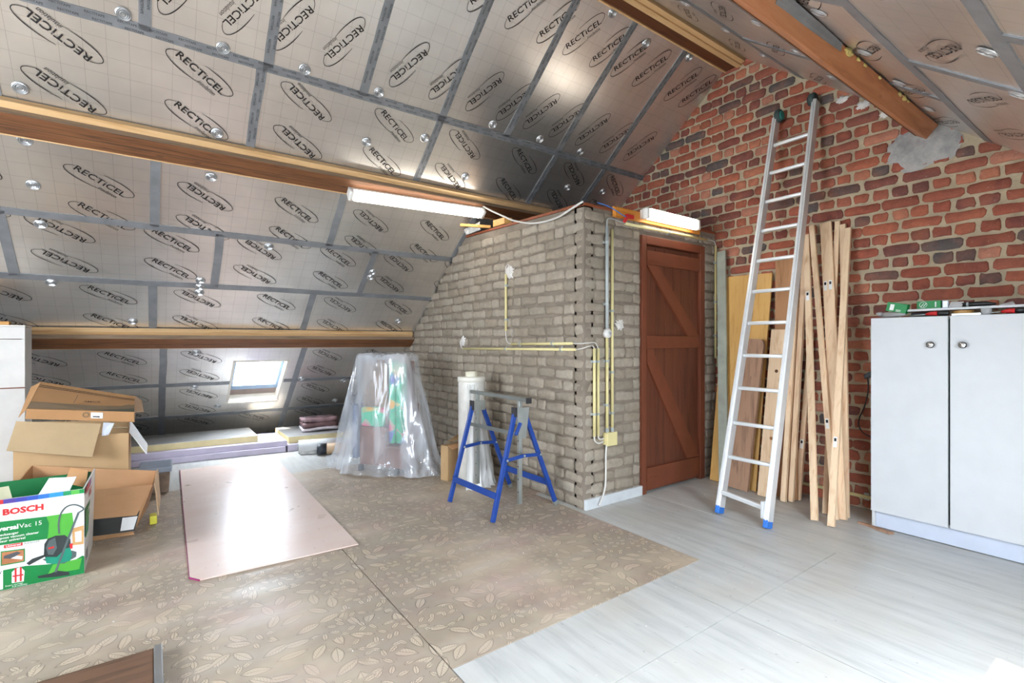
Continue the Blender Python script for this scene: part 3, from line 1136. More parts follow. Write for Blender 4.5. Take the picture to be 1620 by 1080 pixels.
#PART3
# ================================================================== BEAMS
def lhex(g, x0, x1, s0, s1, n0, n1, w=lw, bev=0):
    return g.hexa([w(x0, s0, n0), w(x1, s0, n0), w(x1, s1, n0), w(x0, s1, n0), w(x0, s0, n1), w(x1, s0, n1), w(x1, s1, n1), w(x0, s1, n1)], bev)

def purlin(label, s0, x1):
    o = lw(XL, s0, 0)
    t = thing('roof_purlin', label, 'beam', tuple(o), 'purlins under the foil ceiling')
    lhex(G(), XL, x1, s0 + .045, s0 + .18, .002, .09, bev=.004).obj('beam', M_BEAM, t)
    lhex(G(), XL, x1, s0 + .118, s0 + .1205, .0895, .0908).obj('seam', M_SUB, t)
    lhex(G(), XL, x1, s0 + .0425, s0 + .045, .046, .087).obj('side_face', M_BEAMGREY, t)  # thin grey-brown plate on the upslope side of the beam
    lhex(G(), XL, x1 - .02, s0, s0 + .045, .004, .045, bev=.002).obj('batten', M_BATTEN, t)
    lhex(G(), XL, x1, s0 + .18, s0 + .194, .04, .082, bev=.002).obj('edge_lath', M_BATTEN, t)
    return t
purlin('brown roof purlin with pale batten, carrying the long strip lamp', 1.868, 3.30)
purlin('low brown roof purlin just above the small skylight', 3.842, WS)

t = thing('ridge_beam', 'dark ridge beam with two pale battens at the top of the roof', 'beam', (XL, 2.40, 3.6))
G().box(XL, XG, 2.355, 2.450, 3.600, 3.69, .003).obj('beam', wood('#5f3418', '#361a0a', (.8, 12, 12), 2.5, .6, False, name='dark_ridge_wood'), t)
G().box(XL, XG, 2.310, 2.354, 3.588, 3.655, .002).obj('batten', M_BATTEN, t)
G().box(XL, XG - .02, 2.266, 2.309, 3.600, 3.640, .002).obj('batten', M_BATTEN, t)
G().box(XL, XG, 2.451, 2.466, 3.592, 3.63, .002).obj('edge_lath', M_BATTEN, t)

t = thing('roof_purlin', 'orange brown roof purlin with foam blobs ending in grey cement', 'beam', tuple(rw(XL, 1.7, 0)), 'purlins under the foil ceiling')
b_ = lhex(G(), XL, XG, 1.68, 1.765, .002, .10, rw, .006).obj('beam', M_BEAMO, t)
lhex(G(), XL, XG - .01, 1.668, 1.68, .055, .094, rw, .002).obj('edge_lath', M_BATTEN, t)
lhex(G(), XL, XG - .01, 1.69, 1.70, .1, .103, rw).obj('dark_groove_strip', M_BEAM, t)
foam = rough_mineral('yellow_foam', '#c9b263', '#e0cd86', 40, 120, .8)
def blob(c, r_, name, mat, parent, seed=0, sc=(1, 1, 1)):
    rr_ = random.Random(seed)
    bm = bmesh.new()
    bmesh.ops.create_icosphere(bm, subdivisions=2, radius=r_)
    for v in bm.verts:
        v.co *= 1 + rr_.uniform(-.25, .25)
        v.co.x *= sc[0]; v.co.y *= sc[1]; v.co.z *= sc[2]
    g = G()
    g.bm.free()
    g.bm = bm
    bmesh.ops.translate(bm, verts=bm.verts, vec=Vector(c))
    return g.obj(name, mat, parent, True)
for i, (x, r_) in enumerate(((2.72, .030), (2.83, .016), (2.92, .013), (3.12, .014), (3.42, .018), (3.50, .022), (3.56, .012))):
    blob(rw(x, 1.768, .010), r_ * .8, 'foam_blob', foam, t, i, (1.6, .55, .8))
g = G()
g.sheet([rw(2.0, 1.80, .004), rw(2.62, 1.775, .004), rw(2.66, 1.768, .03), rw(2.05, 1.769, .045)], .003, 10, 3, .004, 3)
g.obj('seam_tape', M_TAPE, t)

# ================================================================== LAMPS
def strip_lamp(label, a, b, out, up, w, dep):
    """batten lamp from a to b; out points away from its support, up across"""
    a, b, out, up = Vector(a), Vector(b), Vector(out).normalized(), Vector(up).normalized()
    d = (b - a).normalized()
    t = thing('strip_lamp', label, 'lamp', tuple((a + b) / 2), 'strip lamps')
    h = out * (dep * .30)
    G().bar(a - d * 0 + out * dep * .16, b + out * dep * .16, w * .8, dep * .3, out, .004).obj('housing', M_LAMPEND, t)
    G().bar(a + d * .035 + out * dep * .62, b - d * .035 + out * dep * .62, w, dep * .62, out, .02).obj('diffuser', M_TUBE, t, True)
    for e, sg in ((a, 1), (b, -1)):
        G().bar(e + out * dep * .58, e + d * .034 * sg + out * dep * .58, w * 1.03, dep * .66, out, .012).obj('end_cap', M_LAMPEND, t, True)
    return t
nrm = Vector((0, -SA, -CA))
strip_lamp('long lit strip lamp under the brown roof purlin', lw(1.235, 2.015, .092), lw(2.46, 1.972, .092), nrm, (0, CA, -SA), .085, .085)
strip_lamp('short lit strip lamp above the brown plank door', (3.06, 2.528, 2.185), (3.76, 2.528, 2.185), (0, -1, 0), (0, 0, 1), .085, .08)

def cable(name, pts, r, mat, label, cat='cable', group=None):
    P = [Vector(p) for p in pts]
    # smooth through the points
    out = []
    for i in range(len(P) - 1):
        p0, p1, p2, p3 = P[max(i - 1, 0)], P[i], P[i + 1], P[min(i + 2, len(P) - 1)]
        for k in range(6):
            t_ = k / 6
            out.append(.5 * ((2 * p1) + (p2 - p0) * t_ + (2 * p0 - 5 * p1 + 4 * p2 - p3) * t_ ** 2 + (3 * p1 - p0 - 3 * p2 + p3) * t_ ** 3))
    out.append(P[-1])
    return single(name, G().tube(out, r, 8), mat, label, cat, tuple(P[0]), group, True)
cable('lamp_cable', [(2.45, 3.87, 2.46), (2.458, 3.70, 2.37), (2.465, 3.50, 2.275), (2.463, 3.35, 2.21), (2.463, 3.09, 2.14), (2.463, 2.83, 2.128), (2.463, 2.66, 2.162), (2.47, 2.545, 2.19)],
      .008, M_CABLE, 'light grey cable sagging from the long strip lamp along the wall top')

# ================================================================== CONDUITS
GRP = 'surface mounted conduits on the grey brick walls'
def conduit(label, a, b, r, mat, clips, out):
    a, b = Vector(a), Vector(b)
    t = thing('electrical_conduit', label, 'conduit', tuple(a), GRP)
    G().tube([a, b], r, 10).obj('tube', mat, t, True)
    d = (b - a).normalized()
    o = Vector(out)
    c = d.cross(o)
    for f in clips:
        p = a.lerp(b, f)
        g = G()
        g.tube([p - d * .008, p + d * .008], r * 1.25, 10)
        g.bar(p - o * (r * 1.1) - c * r * 1.9, p - o * (r * 1.1) + c * r * 1.9, .016, r * .9, o)
        g.obj('clip', M_GREYPL, t)
    return t
XS, YF = WS - .014, WF - .016
conduit('short upright cream conduit below the white plaster splash', (XS, 3.49, 1.29), (XS, 3.49, 1.78), .0105, M_CREAM, (.2, .8), (-1, 0, 0))
conduit('upper of two horizontal cream conduits on the side wall', (XS, 3.41, 1.178), (XS, 2.65, 1.186), .0105, M_CREAM, (.15, .7), (-1, 0, 0))
conduit('lower and longer of two horizontal cream conduits on the side wall', (XS, 4.21, 1.13), (XS, 2.62, 1.142), .0105, M_CREAM, (.45, .9), (-1, 0, 0))
conduit('cream conduit nearest the corner, ending at waist height', (2.572, YF, .52), (2.572, YF, 1.15), .0115, M_CREAM, (.25, .85), (0, -1, 0))
conduit('cream conduit second from the corner, ending at waist height', (2.610, YF, .52), (2.610, YF, 1.15), .0115, M_CREAM, (.25, .85), (0, -1, 0))
conduit('cream conduit between the junction box and the round white button', (2.702, YF, .52), (2.702, YF, 1.235), .0115, M_CREAM, (.3, .75), (0, -1, 0))
conduit('grey conduit above the round white button', (2.702, YF, 1.285), (2.702, YF, 2.04), .0125, M_GREYPL, (.25, .85), (0, -1, 0))
conduit('full height cream conduit left of the brown door', (2.757, YF, .52), (2.757, YF, 2.03), .0115, M_CREAM, (.1, .3, .6), (0, -1, 0))
conduit('horizontal cream conduit right above the door frame', (2.90, YF, 2.092), (3.96, YF, 2.098), .0115, M_CREAM, (.5,), (0, -1, 0))
conduit('thin upright conduit in the corner right of the door', (4.105, YF, 1.05), (4.105, YF, 2.06), .0095, M_CREAM, (.2, .5, .85), (0, -1, 0))
W_ = 'thin wires joining the conduits'
cable('connecting_wire', [(XS, 3.49, 1.30), (XS, 3.487, 1.23), (XS, 3.46, 1.19), (XS, 3.41, 1.178)], .004, M_CABLE, 'thin grey wire bending from the upright conduit into the upper horizontal one', 'wire', W_)
cable('connecting_wire', [(XS, 3.49, 1.77), (XS, 3.49, 1.84), (XS, 3.455, 1.855), (XS, 3.43, 1.78)], .004, M_CABLE, 'wire looping out of the upright conduit over the plaster splash', 'wire', W_)
cable('connecting_wire', [(XS, 4.22, 1.13), (XS, 4.26, 1.15), (XS, 4.27, 1.20), (XS, 4.25, 1.22)], .004, M_CABLE, 'wire curling up from the far end of the lower horizontal conduit', 'wire', W_)
cable('connecting_wire', [(XS, 2.65, 1.186), (XS - .004, 2.56, 1.185), (2.50, YF - .01, 1.19), (2.58, YF, 1.19), (2.610, YF, 1.15)], .004, M_CABLE, 'upper wire bending round the wall corner between conduits', 'wire', W_)
cable('connecting_wire', [(XS, 2.62, 1.142), (XS - .004, 2.555, 1.15), (2.50, YF - .01, 1.165), (2.55, YF, 1.17), (2.572, YF, 1.15)], .004, M_CABLE, 'lower wire bending round the wall corner between conduits', 'wire', W_)
cable('connecting_wire', [(2.572, YF, .53), (2.575, YF, .49), (2.61, YF, .465), (2.665, YF, .47)], .006, M_CABLE, 'wire hooking from the corner conduit into the junction box', 'wire', W_)
cable('connecting_wire', [(2.610, YF, .53), (2.613, YF, .505), (2.635, YF, .49), (2.668, YF, .495)], .006, M_CABLE, 'inner wire hooking from the second conduit into the junction box', 'wire', W_)
cable('floor_cable', [(2.70, YF, .45), (2.69, YF, .38), (2.685, YF - .005, .28), (2.675, YF - .01, .16), (2.64, YF - .02, .085), (2.585, YF - .035, .03)], .006, M_CABLE, 'white cable hanging from the junction box down to the skirting')
cable('connecting_wire', [(2.702, YF, 2.03), (2.705, YF, 2.09), (2.74, YF - .004, 2.105), (2.82, YF - .004, 2.10), (2.90, YF, 2.094)], .006, M_GREYPL, 'grey wire arching over from the grey conduit towards the lamp', 'wire', W_)
cable('connecting_wire', [(3.96, YF, 2.098), (4.04, YF, 2.10), (4.09, YF, 2.09), (4.105, YF, 2.05)], .004, M_CABLE, 'wire bending from above the door into the corner conduit', 'wire', W_)
t = thing('junction_box', 'square cream junction box low on the grey front wall', 'box', (2.715, WF, .45))
G().box(2.672, 2.765, 2.500, 2.549, .445, .535, .006).obj('box_body', M_CREAM, t)
G().box(2.668, 2.769, 2.494, 2.501, .441, .539, .003).obj('lid', M_CREAM, t)
for x in (2.702, 2.757):
    G().tube([(x, YF, .535), (x, YF, .565)], .014, 10).obj('gland', M_GREYPL, t)
t = thing('round_button', 'round white button box between grey and cream conduit', 'switch', (2.702, WF, 1.26))
G().lathe([(0, 0), (.034, 0), (.034, .03), (.030, .036), (0, .036)], (2.702, 2.548, 1.26), (0, -1, 0), 24).obj('round_body', M_WHITEP, t, True)
G().lathe([(.012, 0), (.012, .006), (0, .006)], (2.702, 2.512, 1.26), (0, -1, 0), 16).obj('push_knob', M_GREYPL, t, True)
# plank and wires above the door
t = thing('lintel_plank', 'orange stained plank behind the short lamp above the door', 'plank', (3.3, 2.54, 2.12))
G().box(2.775, 3.86, 2.529, 2.549, 2.128, 2.205, .003).obj('plank', M_ORANGE, t)
G().box(2.775, 2.985, 2.515, 2.529, 2.120, 2.195, .003).obj('end_block', M_ORANGE, t)
cable('blue_wire', [(2.60, 2.53, 2.20), (2.68, 2.51, 2.185), (2.76, 2.505, 2.165), (2.83, 2.50, 2.14), (2.88, 2.50, 2.13)], .004, plain('#3f6fb5', .5, 0, .03, name='blue_wire'), 'blue wire at the left end of the short lamp', 'wire')
t = thing('wire_connector', 'red wire connector at the left end of the short lamp', 'connector', (2.9, 2.5, 2.12))
G().box(2.875, 2.955, 2.492, 2.514, 2.125, 2.155, .006).obj('connector_body', M_RED, t)
G().bar((2.88, 2.50, 2.13), (2.845, 2.495, 2.09), .018, .022, (0, 0, 1), .004).obj('lever', M_RED, t)
# scraps on the closet wall
single('wood_offcut', G().bar((2.29, 3.96, 2.268), (2.52, 3.80, 2.252), .022, .024, (0, 0, 1), .002), M_PINEX, 'thin pine stick poking out from the closet wall top', 'stick', (2.29, 3.96, 2.25))
single('wood_offcut', G().hexa([(2.49, 3.72, 2.232), (2.56, 3.70, 2.232), (2.56, 3.52, 2.228), (2.49, 3.54, 2.228), (2.49, 3.72, 2.29), (2.56, 3.70, 2.29), (2.56, 3.52, 2.285), (2.49, 3.54, 2.285)], .003), M_PINEX, 'pale pine block on the closet wall top under the lamp cable', 'block', (2.52, 3.62, 2.23))
single('film_scrap', G().sheet([(2.42, 4.12, 2.27), (2.462, 3.90, 2.31), (2.472, 3.90, 2.235), (2.45, 4.13, 2.225)], .002, 7, 5, .012, 5), M_FILM, 'crumpled clear film hanging at the end of the long lamp', 'film', (2.45, 4.0, 2.24), smooth=True)

# ================================================================== LADDER
t = thing('ladder', 'aluminium ladder leaning on the red brick wall', 'ladder', (3.2, 1.78, 0))
F = {0: (Vector((3.205, 1.952, .0)), Vector((4.075, 1.985, 2.99))), 1: (Vector((3.195, 1.612, .0)), Vector((4.075, 1.690, 3.02)))}
for k in (0, 1):
    a, b = F[k]
    d = (b - a).normalized()
    G().bar(a + d * .045, b, .034, .066, (-1, 0, .3), .003).obj('stile', M_ALU, t)
    G().bar(a + Vector((0, 0, .002)), a + d * .055, .032, .068, (-1, 0, .3), .004).obj('foot_cap', M_BLUECAP, t)
    G().bar(a + d * .05 + Vector((-.034, 0, .01)), b + Vector((-.034, 0, .01)), .008, .006, (-1, 0, .3)).obj('stile_rib', M_ALU, t)
for z in (.384, .619, .863, 1.098, 1.335, 1.573, 1.810, 2.048, 2.284, 2.520, 2.757):
    p = [a.lerp(b, z / b.z) for a, b in (F[0], F[1])]
    G().bar(p[0] + Vector((0, -.012, 0)), p[1] + Vector((0, .012, 0)), .030, .026, (0, 0, 1), .007).obj('rung', M_ALU, t, True)
p = [a.lerp(b, .14 / b.z) for a, b in (F[0], F[1])]
G().bar(p[0] + Vector((-.02, -.01, .01)), p[1] + Vector((-.02, .01, -.02)), .030, .03, (0, 0, 1), .006).obj('lower_brace', M_ALU, t)
G().box(p[1].x - .055, p[1].x - .02, p[1].y + .015, p[1].y + .035, .06, .17, .004).obj('brace_hook', M_ALU, t)
for k, m_ in ((0, M_TEAL), (1, M_BLACK)):
    b = F[k][1]
    sg = -1
    c = b + Vector((.005, 0, .02))
    G().lathe([(0, -.02), (.045, -.02), (.052, -.012), (.052, .012), (.045, .02), (0, .02)], c + Vector((0, -.02 * (1 - 2 * k), 0)), (0, 1, 0), 24).obj('end_wheel', M_RUBBER, t, True)
    G().lathe([(0, 0), (.034, 0), (.034, .008), (0, .008)], c + Vector((0, -.047 if k == 0 else .044, 0)), (0, 1, 0), 20).obj('wheel_cap', m_, t)

# ================================================================== LEANING BOARDS
BG = 'boards and battens leaning on the brick wall'
def lean(name, label, a, b, w, th, mat, cat='board', stickers=(), round_top=False):
    a, b = Vector(a), Vector(b)
    t = thing(name, label, cat, tuple(a), BG)
    d = (b - a).normalized()
    up = Vector((-1, 0, 0))
    up = (up - d * up.dot(d)).normalized()
    c = d.cross(up)
    if round_top:
        prof = [(-1, 0), (1, 0), (1, -.06), (.93, -.025), (.75, 0), (-.75, 0), (-.93, -.025), (-1, -.06)]
        P = [a - c * w / 2, a + c * w / 2, b + c * w / 2 - d * .05, b + c * w * .46 - d * .018, b + c * w * .36, b - c * w * .36, b - c * w * .46 - d * .018, b - c * w / 2 - d * .05]
        G().prism([q + up * th / 2 for q in P], -up * th).obj('board', mat, t)
    else:
        G().bar(a, b, w, th, up, .0025).obj('board', mat, t)
    for f, off in stickers:
        p = a.lerp(b, f) + up * (th / 2 + .0006) + c * off
        G().bar(p - d * .035, p + d * .035, .022, .001, up).obj('barcode_label', M_PAPER, t)
        G().bar(p + d * .005, p + d * .026, .014, .0016, up).obj('barcode_print', M_INK, t)
    return t
ZB = .003
lean('leaning_board', 'long pale grey board in the corner beside the door', (3.86, 2.31, ZB), (4.09, 2.468, 2.0), .080, .02, plain('#a3a798', .55, 0, .12, .15, 30, name='grey_green_board'))
lean('leaning_board', 'wide yellow oak veneer board behind the ladder', (3.915, 2.265, ZB), (4.115, 2.235, 1.765), .405, .018, M_YELLOW)
lean('leaning_board', 'old brown plank with rounded top corners behind the ladder', (3.855, 2.18, ZB), (3.99, 2.115, 1.22), .165, .028, M_OLDPLANK, 'plank', round_top=True)
lean('leaning_board', 'tall worn brown board standing behind the pine board', (3.93, 1.84, ZB), (4.11, 1.918, 1.855), .170, .022, wood('#b98a62', '#94683f', (10, 10, .8), 2.6, .7, True, name='brown_board'))
pb = lean('leaning_board', 'pale pine board with a dark knot hole behind the ladder', (3.825, 1.945, ZB), (3.965, 1.905, 1.293), .118, .02, M_PINE)
for f, off in ((.75, .008), (.35, .012)):
    a, b = Vector((3.825, 1.945, ZB)), Vector((3.965, 1.905, 1.293))
    p = a.lerp(b, f)
    G().lathe([(0, 0), (.013, 0)], (p.x - .0115, p.y - off, p.z), (-1, 0, .1), 16).obj('knot', plain('#5a3a22' if f > .5 else '#9c6a40', .7, 0, .1), pb)
lean('leaning_batten', 'first of three pine battens standing beside the ladder', (3.83, 1.812, ZB), (4.085, 1.815, 1.93), .036, .03, M_PINE, 'batten')
lean('leaning_batten', 'second of three pine battens standing beside the ladder', (3.872, 1.775, ZB), (4.10, 1.772, 1.93), .036, .03, M_PINE, 'batten')
lean('leaning_batten', 'short pine batten with a barcode near its foot beside the ladder', (3.958, 1.765, ZB), (4.105, 1.735, 1.27), .034, .028, M_PINE, 'batten', ((.33, 0),))
lean('leaning_batten', 'straight pine batten nearest the ladder in the loose bundle', (3.59, 1.496, ZB), (4.08, 1.757, 2.02), .042, .024, M_PINE, 'batten', ((.76, 0),))
lean('leaning_batten', 'slim pine batten slanting to the right in the loose bundle', (3.722, 1.420, ZB), (4.062, 1.712, 2.08), .036, .022, M_PINE, 'batten', ((.30, 0),))
lean('leaning_batten', 'widest pine batten with two barcode labels near its top', (3.755, 1.402, ZB), (4.093, 1.628, 2.09), .075, .020, M_PINE, 'batten', ((.77, .014), (.77, -.020)))
lean('leaning_batten', 'pine batten reaching highest at the back of the bundle', (3.79, 1.511, ZB), (4.120, 1.558, 2.09), .034, .022, M_PINE, 'batten')
lean('leaning_batten', 'pine batten second from the cabinet in the bundle', (3.824, 1.395, ZB), (4.115, 1.521, 2.06), .038, .024, M_PINE, 'batten')
lean('leaning_batten', 'pine batten nearest the cabinet with its foot furthest out', (3.56, 1.384, ZB), (4.085, 1.478, 2.02), .042, .024, M_PINE, 'batten', ((.26, .0),))
t = thing('wall_pipe', 'cream pipe running along the foot of the brick wall', 'pipe', (4.10, 1.6, .09))
G().tube([(4.112, 2.0, .095), (4.112, .6, .095)], .013, 10).obj('tube', M_CREAM, t, True)
G().box(4.118, 4.136, 1.36, 1.39, .07, .12).obj('clip', M_GREYPL, t)

# ================================================================== CABINET
t = thing('cabinet', 'white two door cabinet against the red brick wall', 'cabinet', (3.94, .84, 0))
X0, X1, Y0, Y1, ZT = 3.782, 4.118, .45, 1.232, 1.335
G().box(X0, X1, Y1 - .018, Y1, .0, ZT, .001).obj('side_panel', M_WHITE, t)
G().box(X0, X1, Y0, Y0 + .018, .0, ZT, .001).obj('side_panel', M_WHITE, t)
G().box(X0, X1, Y0, Y1, ZT, ZT + .016, .001).obj('top_panel', M_WHITE, t)
G().box(X1 - .006, X1, Y0 + .018, Y1 - .018, .1, ZT).obj('back_panel', M_WHITE, t)
G().box(X0, X1 - .006, Y0 + .018, Y1 - .018, .108, .124).obj('bottom_panel', M_WHITE, t)
G().box(X0 + .012, X0 + .03, Y0 + .018, Y1 - .018, .006, .108).obj('plinth', M_PLINTH, t)
G().box(X0 + .002, X0 + .01, .8405, .8475, .124, ZT - .002).obj('divider', plain('#1d3a3a', .5, 0, .05, name='dark_gap_strip'), t)
for y0, y1, ky in ((.848, 1.231, .923), (Y0, .838, .778)):
    d_ = G().box(3.761, 3.779, y0, y1, .112, 1.349, .0015).obj('door', M_WHITE, t)
    G().lathe([(.007, 0), (.006, .012), (.012, .016), (.017, .022), (.018, .028), (.014, .033), (0, .034)], (3.761, ky, 1.18), (-1, 0, 0), 20).obj('knob', M_CHROME, d_, True)
    G().lathe([(.0182, .021), (.0192, .023), (.0192, .028), (.0175, .030)], (3.761, ky, 1.18), (-1, 0, 0), 20).obj('knob_ring', M_DARK, d_, True)

# things on the cabinet
CG = 'odds and ends on top of the white cabinet'
ztop = ZT + .0165
single('shelf_board', G().hexa([(3.80, .42, 1.388), (3.92, .42, 1.388), (3.92, 1.08, 1.385), (3.80, 1.08, 1.385), (3.80, .42, 1.402), (3.92, .42, 1.402), (3.92, 1.08, 1.399), (3.80, 1.08, 1.399)], .002), M_WHITE, 'narrow white shelf board lying over the clutter on the cabinet', 'board', (3.86, .75, 1.385))
def green_box(label, m, sx, sy, sz, art):
    t = thing('small_box', label, 'box', tuple(m.translation), 'green boxes on the cabinet')
    g = G().box(-sx / 2, sx / 2, -sy / 2, sy / 2, 0, sz, .001)
    o = g.obj('carton', M_GREEN, t, org=(0, 0, 0))
    o.matrix_local = Matrix.Translation(-m.translation) @ m
    bm = bmesh.new()
    if art == 'label':
        flat_poly(bm, [(-.034, .008), (-.012, .008), (-.012, .045), (-.034, .045)])
        for k in range(3):
            flat_poly(bm, [(.0, .014 - k * .005), (.026, .014 - k * .005), (.026, .016 - k * .005), (.0, .016 - k * .005)])
    else:
        for k in range(20):
            a0, a1 = 2 * math.pi * k / 20, 2 * math.pi * (k + 1) / 20
            bm.faces.new([bm.verts.new((-.026 + q * math.cos(a), .024 + q * math.sin(a), 0)) for q, a in ((.017, a0), (.019, a0), (.019, a1), (.017, a1))])
        flat_poly(bm, [(.03, .008), (.037, .008), (.037, .04), (.03, .04)])
        for dx in (0, .012):
            flat_poly(bm, [(-.040 + dx, .012), (-.036 + dx, .012), (-.020 + dx, .034), (-.024 + dx, .034)])
    bmesh.ops.remove_doubles(bm, verts=bm.verts, dist=.0001)
    me = bpy.data.meshes.new('printed_label')
    bm.to_mesh(me)
    bm.free()
    p = link('printed_label', me, M_PAPER, o)
    # print on the -Y face of the carton, which is turned towards the room
    p.matrix_local = frame_matrix((0, -sy / 2 - .0006, 0), (1, 0, 0), (0, 0, 1))
    p['kind'] = 'stuff'
    return t
def facing(x, y, z, rot=0):
    # carton frame: local x runs along -Y (right in the picture), local -y faces the room (-X)
    return Matrix.Translation((x, y, z)) @ Matrix(((0, 1, 0, 0), (-1, 0, 0, 0), (0, 0, 1, 0), (0, 0, 0, 1))) @ Matrix.Rotation(R(rot), 4, 'Y')
green_box('green box with white label tilted at the end of the shelf board', facing(3.80, 1.105, 1.385, 12), .105, .05, .056, 'label')
green_box('green box with a ring logo lying on the shelf board', facing(3.86, .955, 1.4005), .115, .05, .046, 'ring')
single('small_packet', G().box(3.84, 3.875, .865, .893, 1.4015, 1.445, .004), clear_mat('clear_pack', '#cfdbe6', .7, .2), 'small clear packet beside the ring logo box', 'packet', (3.86, .88, 1.4015))
single('paper_slip', G().sheet([(3.83, .86, 1.4035), (3.83, .80, 1.4035), (3.87, .80, 1.435), (3.87, .86, 1.435)], .002, 3, 2, .001), M_PAPER, 'white paper slip standing behind the clear packet', 'paper', (3.85, .83, 1.4025))
t = thing('marker_pen', 'thick black marker lying on the shelf board', 'pen', (3.86, .72, 1.418))
G().tube([(3.86, .81, 1.4165), (3.86, .795, 1.4165), (3.86, .70, 1.4165), (3.86, .66, 1.412)], [.008, .0145, .0145, .006], 12).obj('barrel', M_BLACK, t, True)
G().lathe([(.0145, 0), (.015, .002), (.015, .008), (.0145, .010)], (3.86, .785, 1.4165), (0, -1, 0), 16).obj('grey_ring', M_GREYPL, t, True)
single('folded_paper', G().sheet([(3.83, .64, 1.404), (3.90, .66, 1.404), (3.90, .60, 1.428), (3.83, .58, 1.406)], .002, 4, 3, .002, 2), M_PAPER, 'white folded paper corner right of the black marker', 'paper', (3.86, .62, 1.402))
t = thing('plastic_bag', 'grey crumpled plastic bag at the left end of the cabinet top', 'bag', (3.83, 1.14, ztop))
blob((3.83, 1.135, ztop + .019), .05, 'bag_body', clear_mat('grey_bag', '#b5b3b0', .85, .35, .5, 1), t, 5, (.55, 1.45, .36))
blob((3.81, 1.20, ztop + .025), .018, 'bag_neck', clear_mat('grey_bag_neck', '#c2c0bd', .85, .35, .5, 1), t, 6, (.7, 1.2, .7))
def screwdriver(label, y0, x, sg):
    t = thing('screwdriver', label, 'screwdriver', (x, y0, ztop + .016), 'red handled tools on the cabinet')
    c = ztop + .0165
    G().tube([(x, y0, c), (x, y0 - sg * .012, c), (x, y0 - sg * .05, c), (x, y0 - sg * .055, c)], [.010, .015, .0155, .010], 14).obj('grip_end', M_BLACK, t, True)
    G().tube([(x, y0 - sg * -.0, c), (x, y0 + sg * .03, c), (x, y0 + sg * .055, c - .004)], [.0135, .012, .006], 14).obj('red_grip', M_RED, t, True)
    G().tube([(x, y0 + sg * .05, c - .004), (x, y0 + sg * .14, c - .010)], .003, 8).obj('blade', M_GALV, t, True)
screwdriver('screwdriver with red and black handle left of the door gap', .905, 3.80, 1)
screwdriver('screwdriver with red and black handle near the right picture edge', .575, 3.80, 1)
single('tape_roll', G().lathe([(.030, 0), (.048, 0), (.048, .030), (.030, .030), (.030, 0)], (3.86, .80, ztop), (0, 0, 1), 28), plain('#b98a4a', .5, 0, .08, name='brown_tape'), 'brown tape roll lying flat under the shelf board', 'tape', (3.86, .80, ztop), smooth=False)
single('drinking_glass', G().lathe([(0, 0), (.022, 0), (.026, .036), (.024, .036), (.020, .003), (0, .003)], (3.80, .69, ztop), (0, 0, 1), 24), clear_mat('clear_plastic_cup', '#e6e9ea', .35, .08, .8), 'small clear cup right of the door gap on the cabinet', 'cup', (3.80, .69, ztop), smooth=True)
single('steel_ruler', G().box(3.79, 3.80, .71, .838, ztop, ztop + .012, .001), M_GALV, 'flat steel bar lying on the cabinet front edge', 'tool', (3.795, .77, ztop))
single('dark_case', G().box(3.86, 3.93, .93, 1.05, ztop, ztop + .028, .006), plain('#23242a', .5, 0, .1, name='dark_case'), 'dark tool case under the left end of the shelf board', 'case', (3.9, .99, ztop))
single('dark_case', G().box(3.86, 3.93, .47, .62, ztop, ztop + .030, .006), plain('#3a3634', .5, 0, .1, name='brown_case'), 'dark brown case under the right end of the shelf board', 'case', (3.9, .55, ztop))

# socket and plug beside the cabinet
t = thing('wall_socket', 'white wall socket half hidden by the cabinet', 'socket', (4.12, 1.29, .96))
G().box(4.085, 4.137, 1.235, 1.325, .925, 1.005, .006).obj('socket_body', M_WHITEP, t)
G().box(4.078, 4.0855, 1.24, 1.32, .93, 1.0, .003).obj('cover_plate', M_WHITEP, t)
t = thing('plug', 'black plug with a cable looping down beside the cabinet', 'plug', (4.07, 1.33, .96))
G().hexa([(4.05, 1.327, .955), (4.10, 1.327, .955), (4.10, 1.365, .935), (4.05, 1.365, .935), (4.05, 1.327, .995), (4.10, 1.327, .995), (4.10, 1.372, .965), (4.05, 1.372, .965)], .006).obj('plug_body', M_BLACK, t)
pts = [(4.075, 1.352, .94), (4.08, 1.352, .85), (4.085, 1.375, .74), (4.085, 1.405, .66), (4.085, 1.41, .60), (4.085, 1.38, .55), (4.085, 1.31, .525), (4.09, 1.245, .52)]
P_ = [Vector(p) for p in pts]
fine = []
for i in range(len(P_) - 1):
    p0, p1, p2, p3 = P_[max(i - 1, 0)], P_[i], P_[i + 1], P_[min(i + 2, len(P_) - 1)]
    for k in range(5):
        q = k / 5
        fine.append(.5 * ((2 * p1) + (p2 - p0) * q + (2 * p0 - 5 * p1 + 4 * p2 - p3) * q ** 2 + (3 * p1 - p0 - 3 * p2 + p3) * q ** 3))
fine.append(P_[-1])
G().tube(fine, .0045, 8).obj('flex', M_BLACK, t, True)
single('wood_splinter', G().prism([(3.775, 1.31, .001), (3.79, 1.285, .001), (3.74, 1.10, .001), (3.71, 1.115, .001)], (0, 0, .012)), M_OLDPLANK, 'broken wood strip on the floor at the cabinet corner', 'strip', (3.79, 1.2, 0))

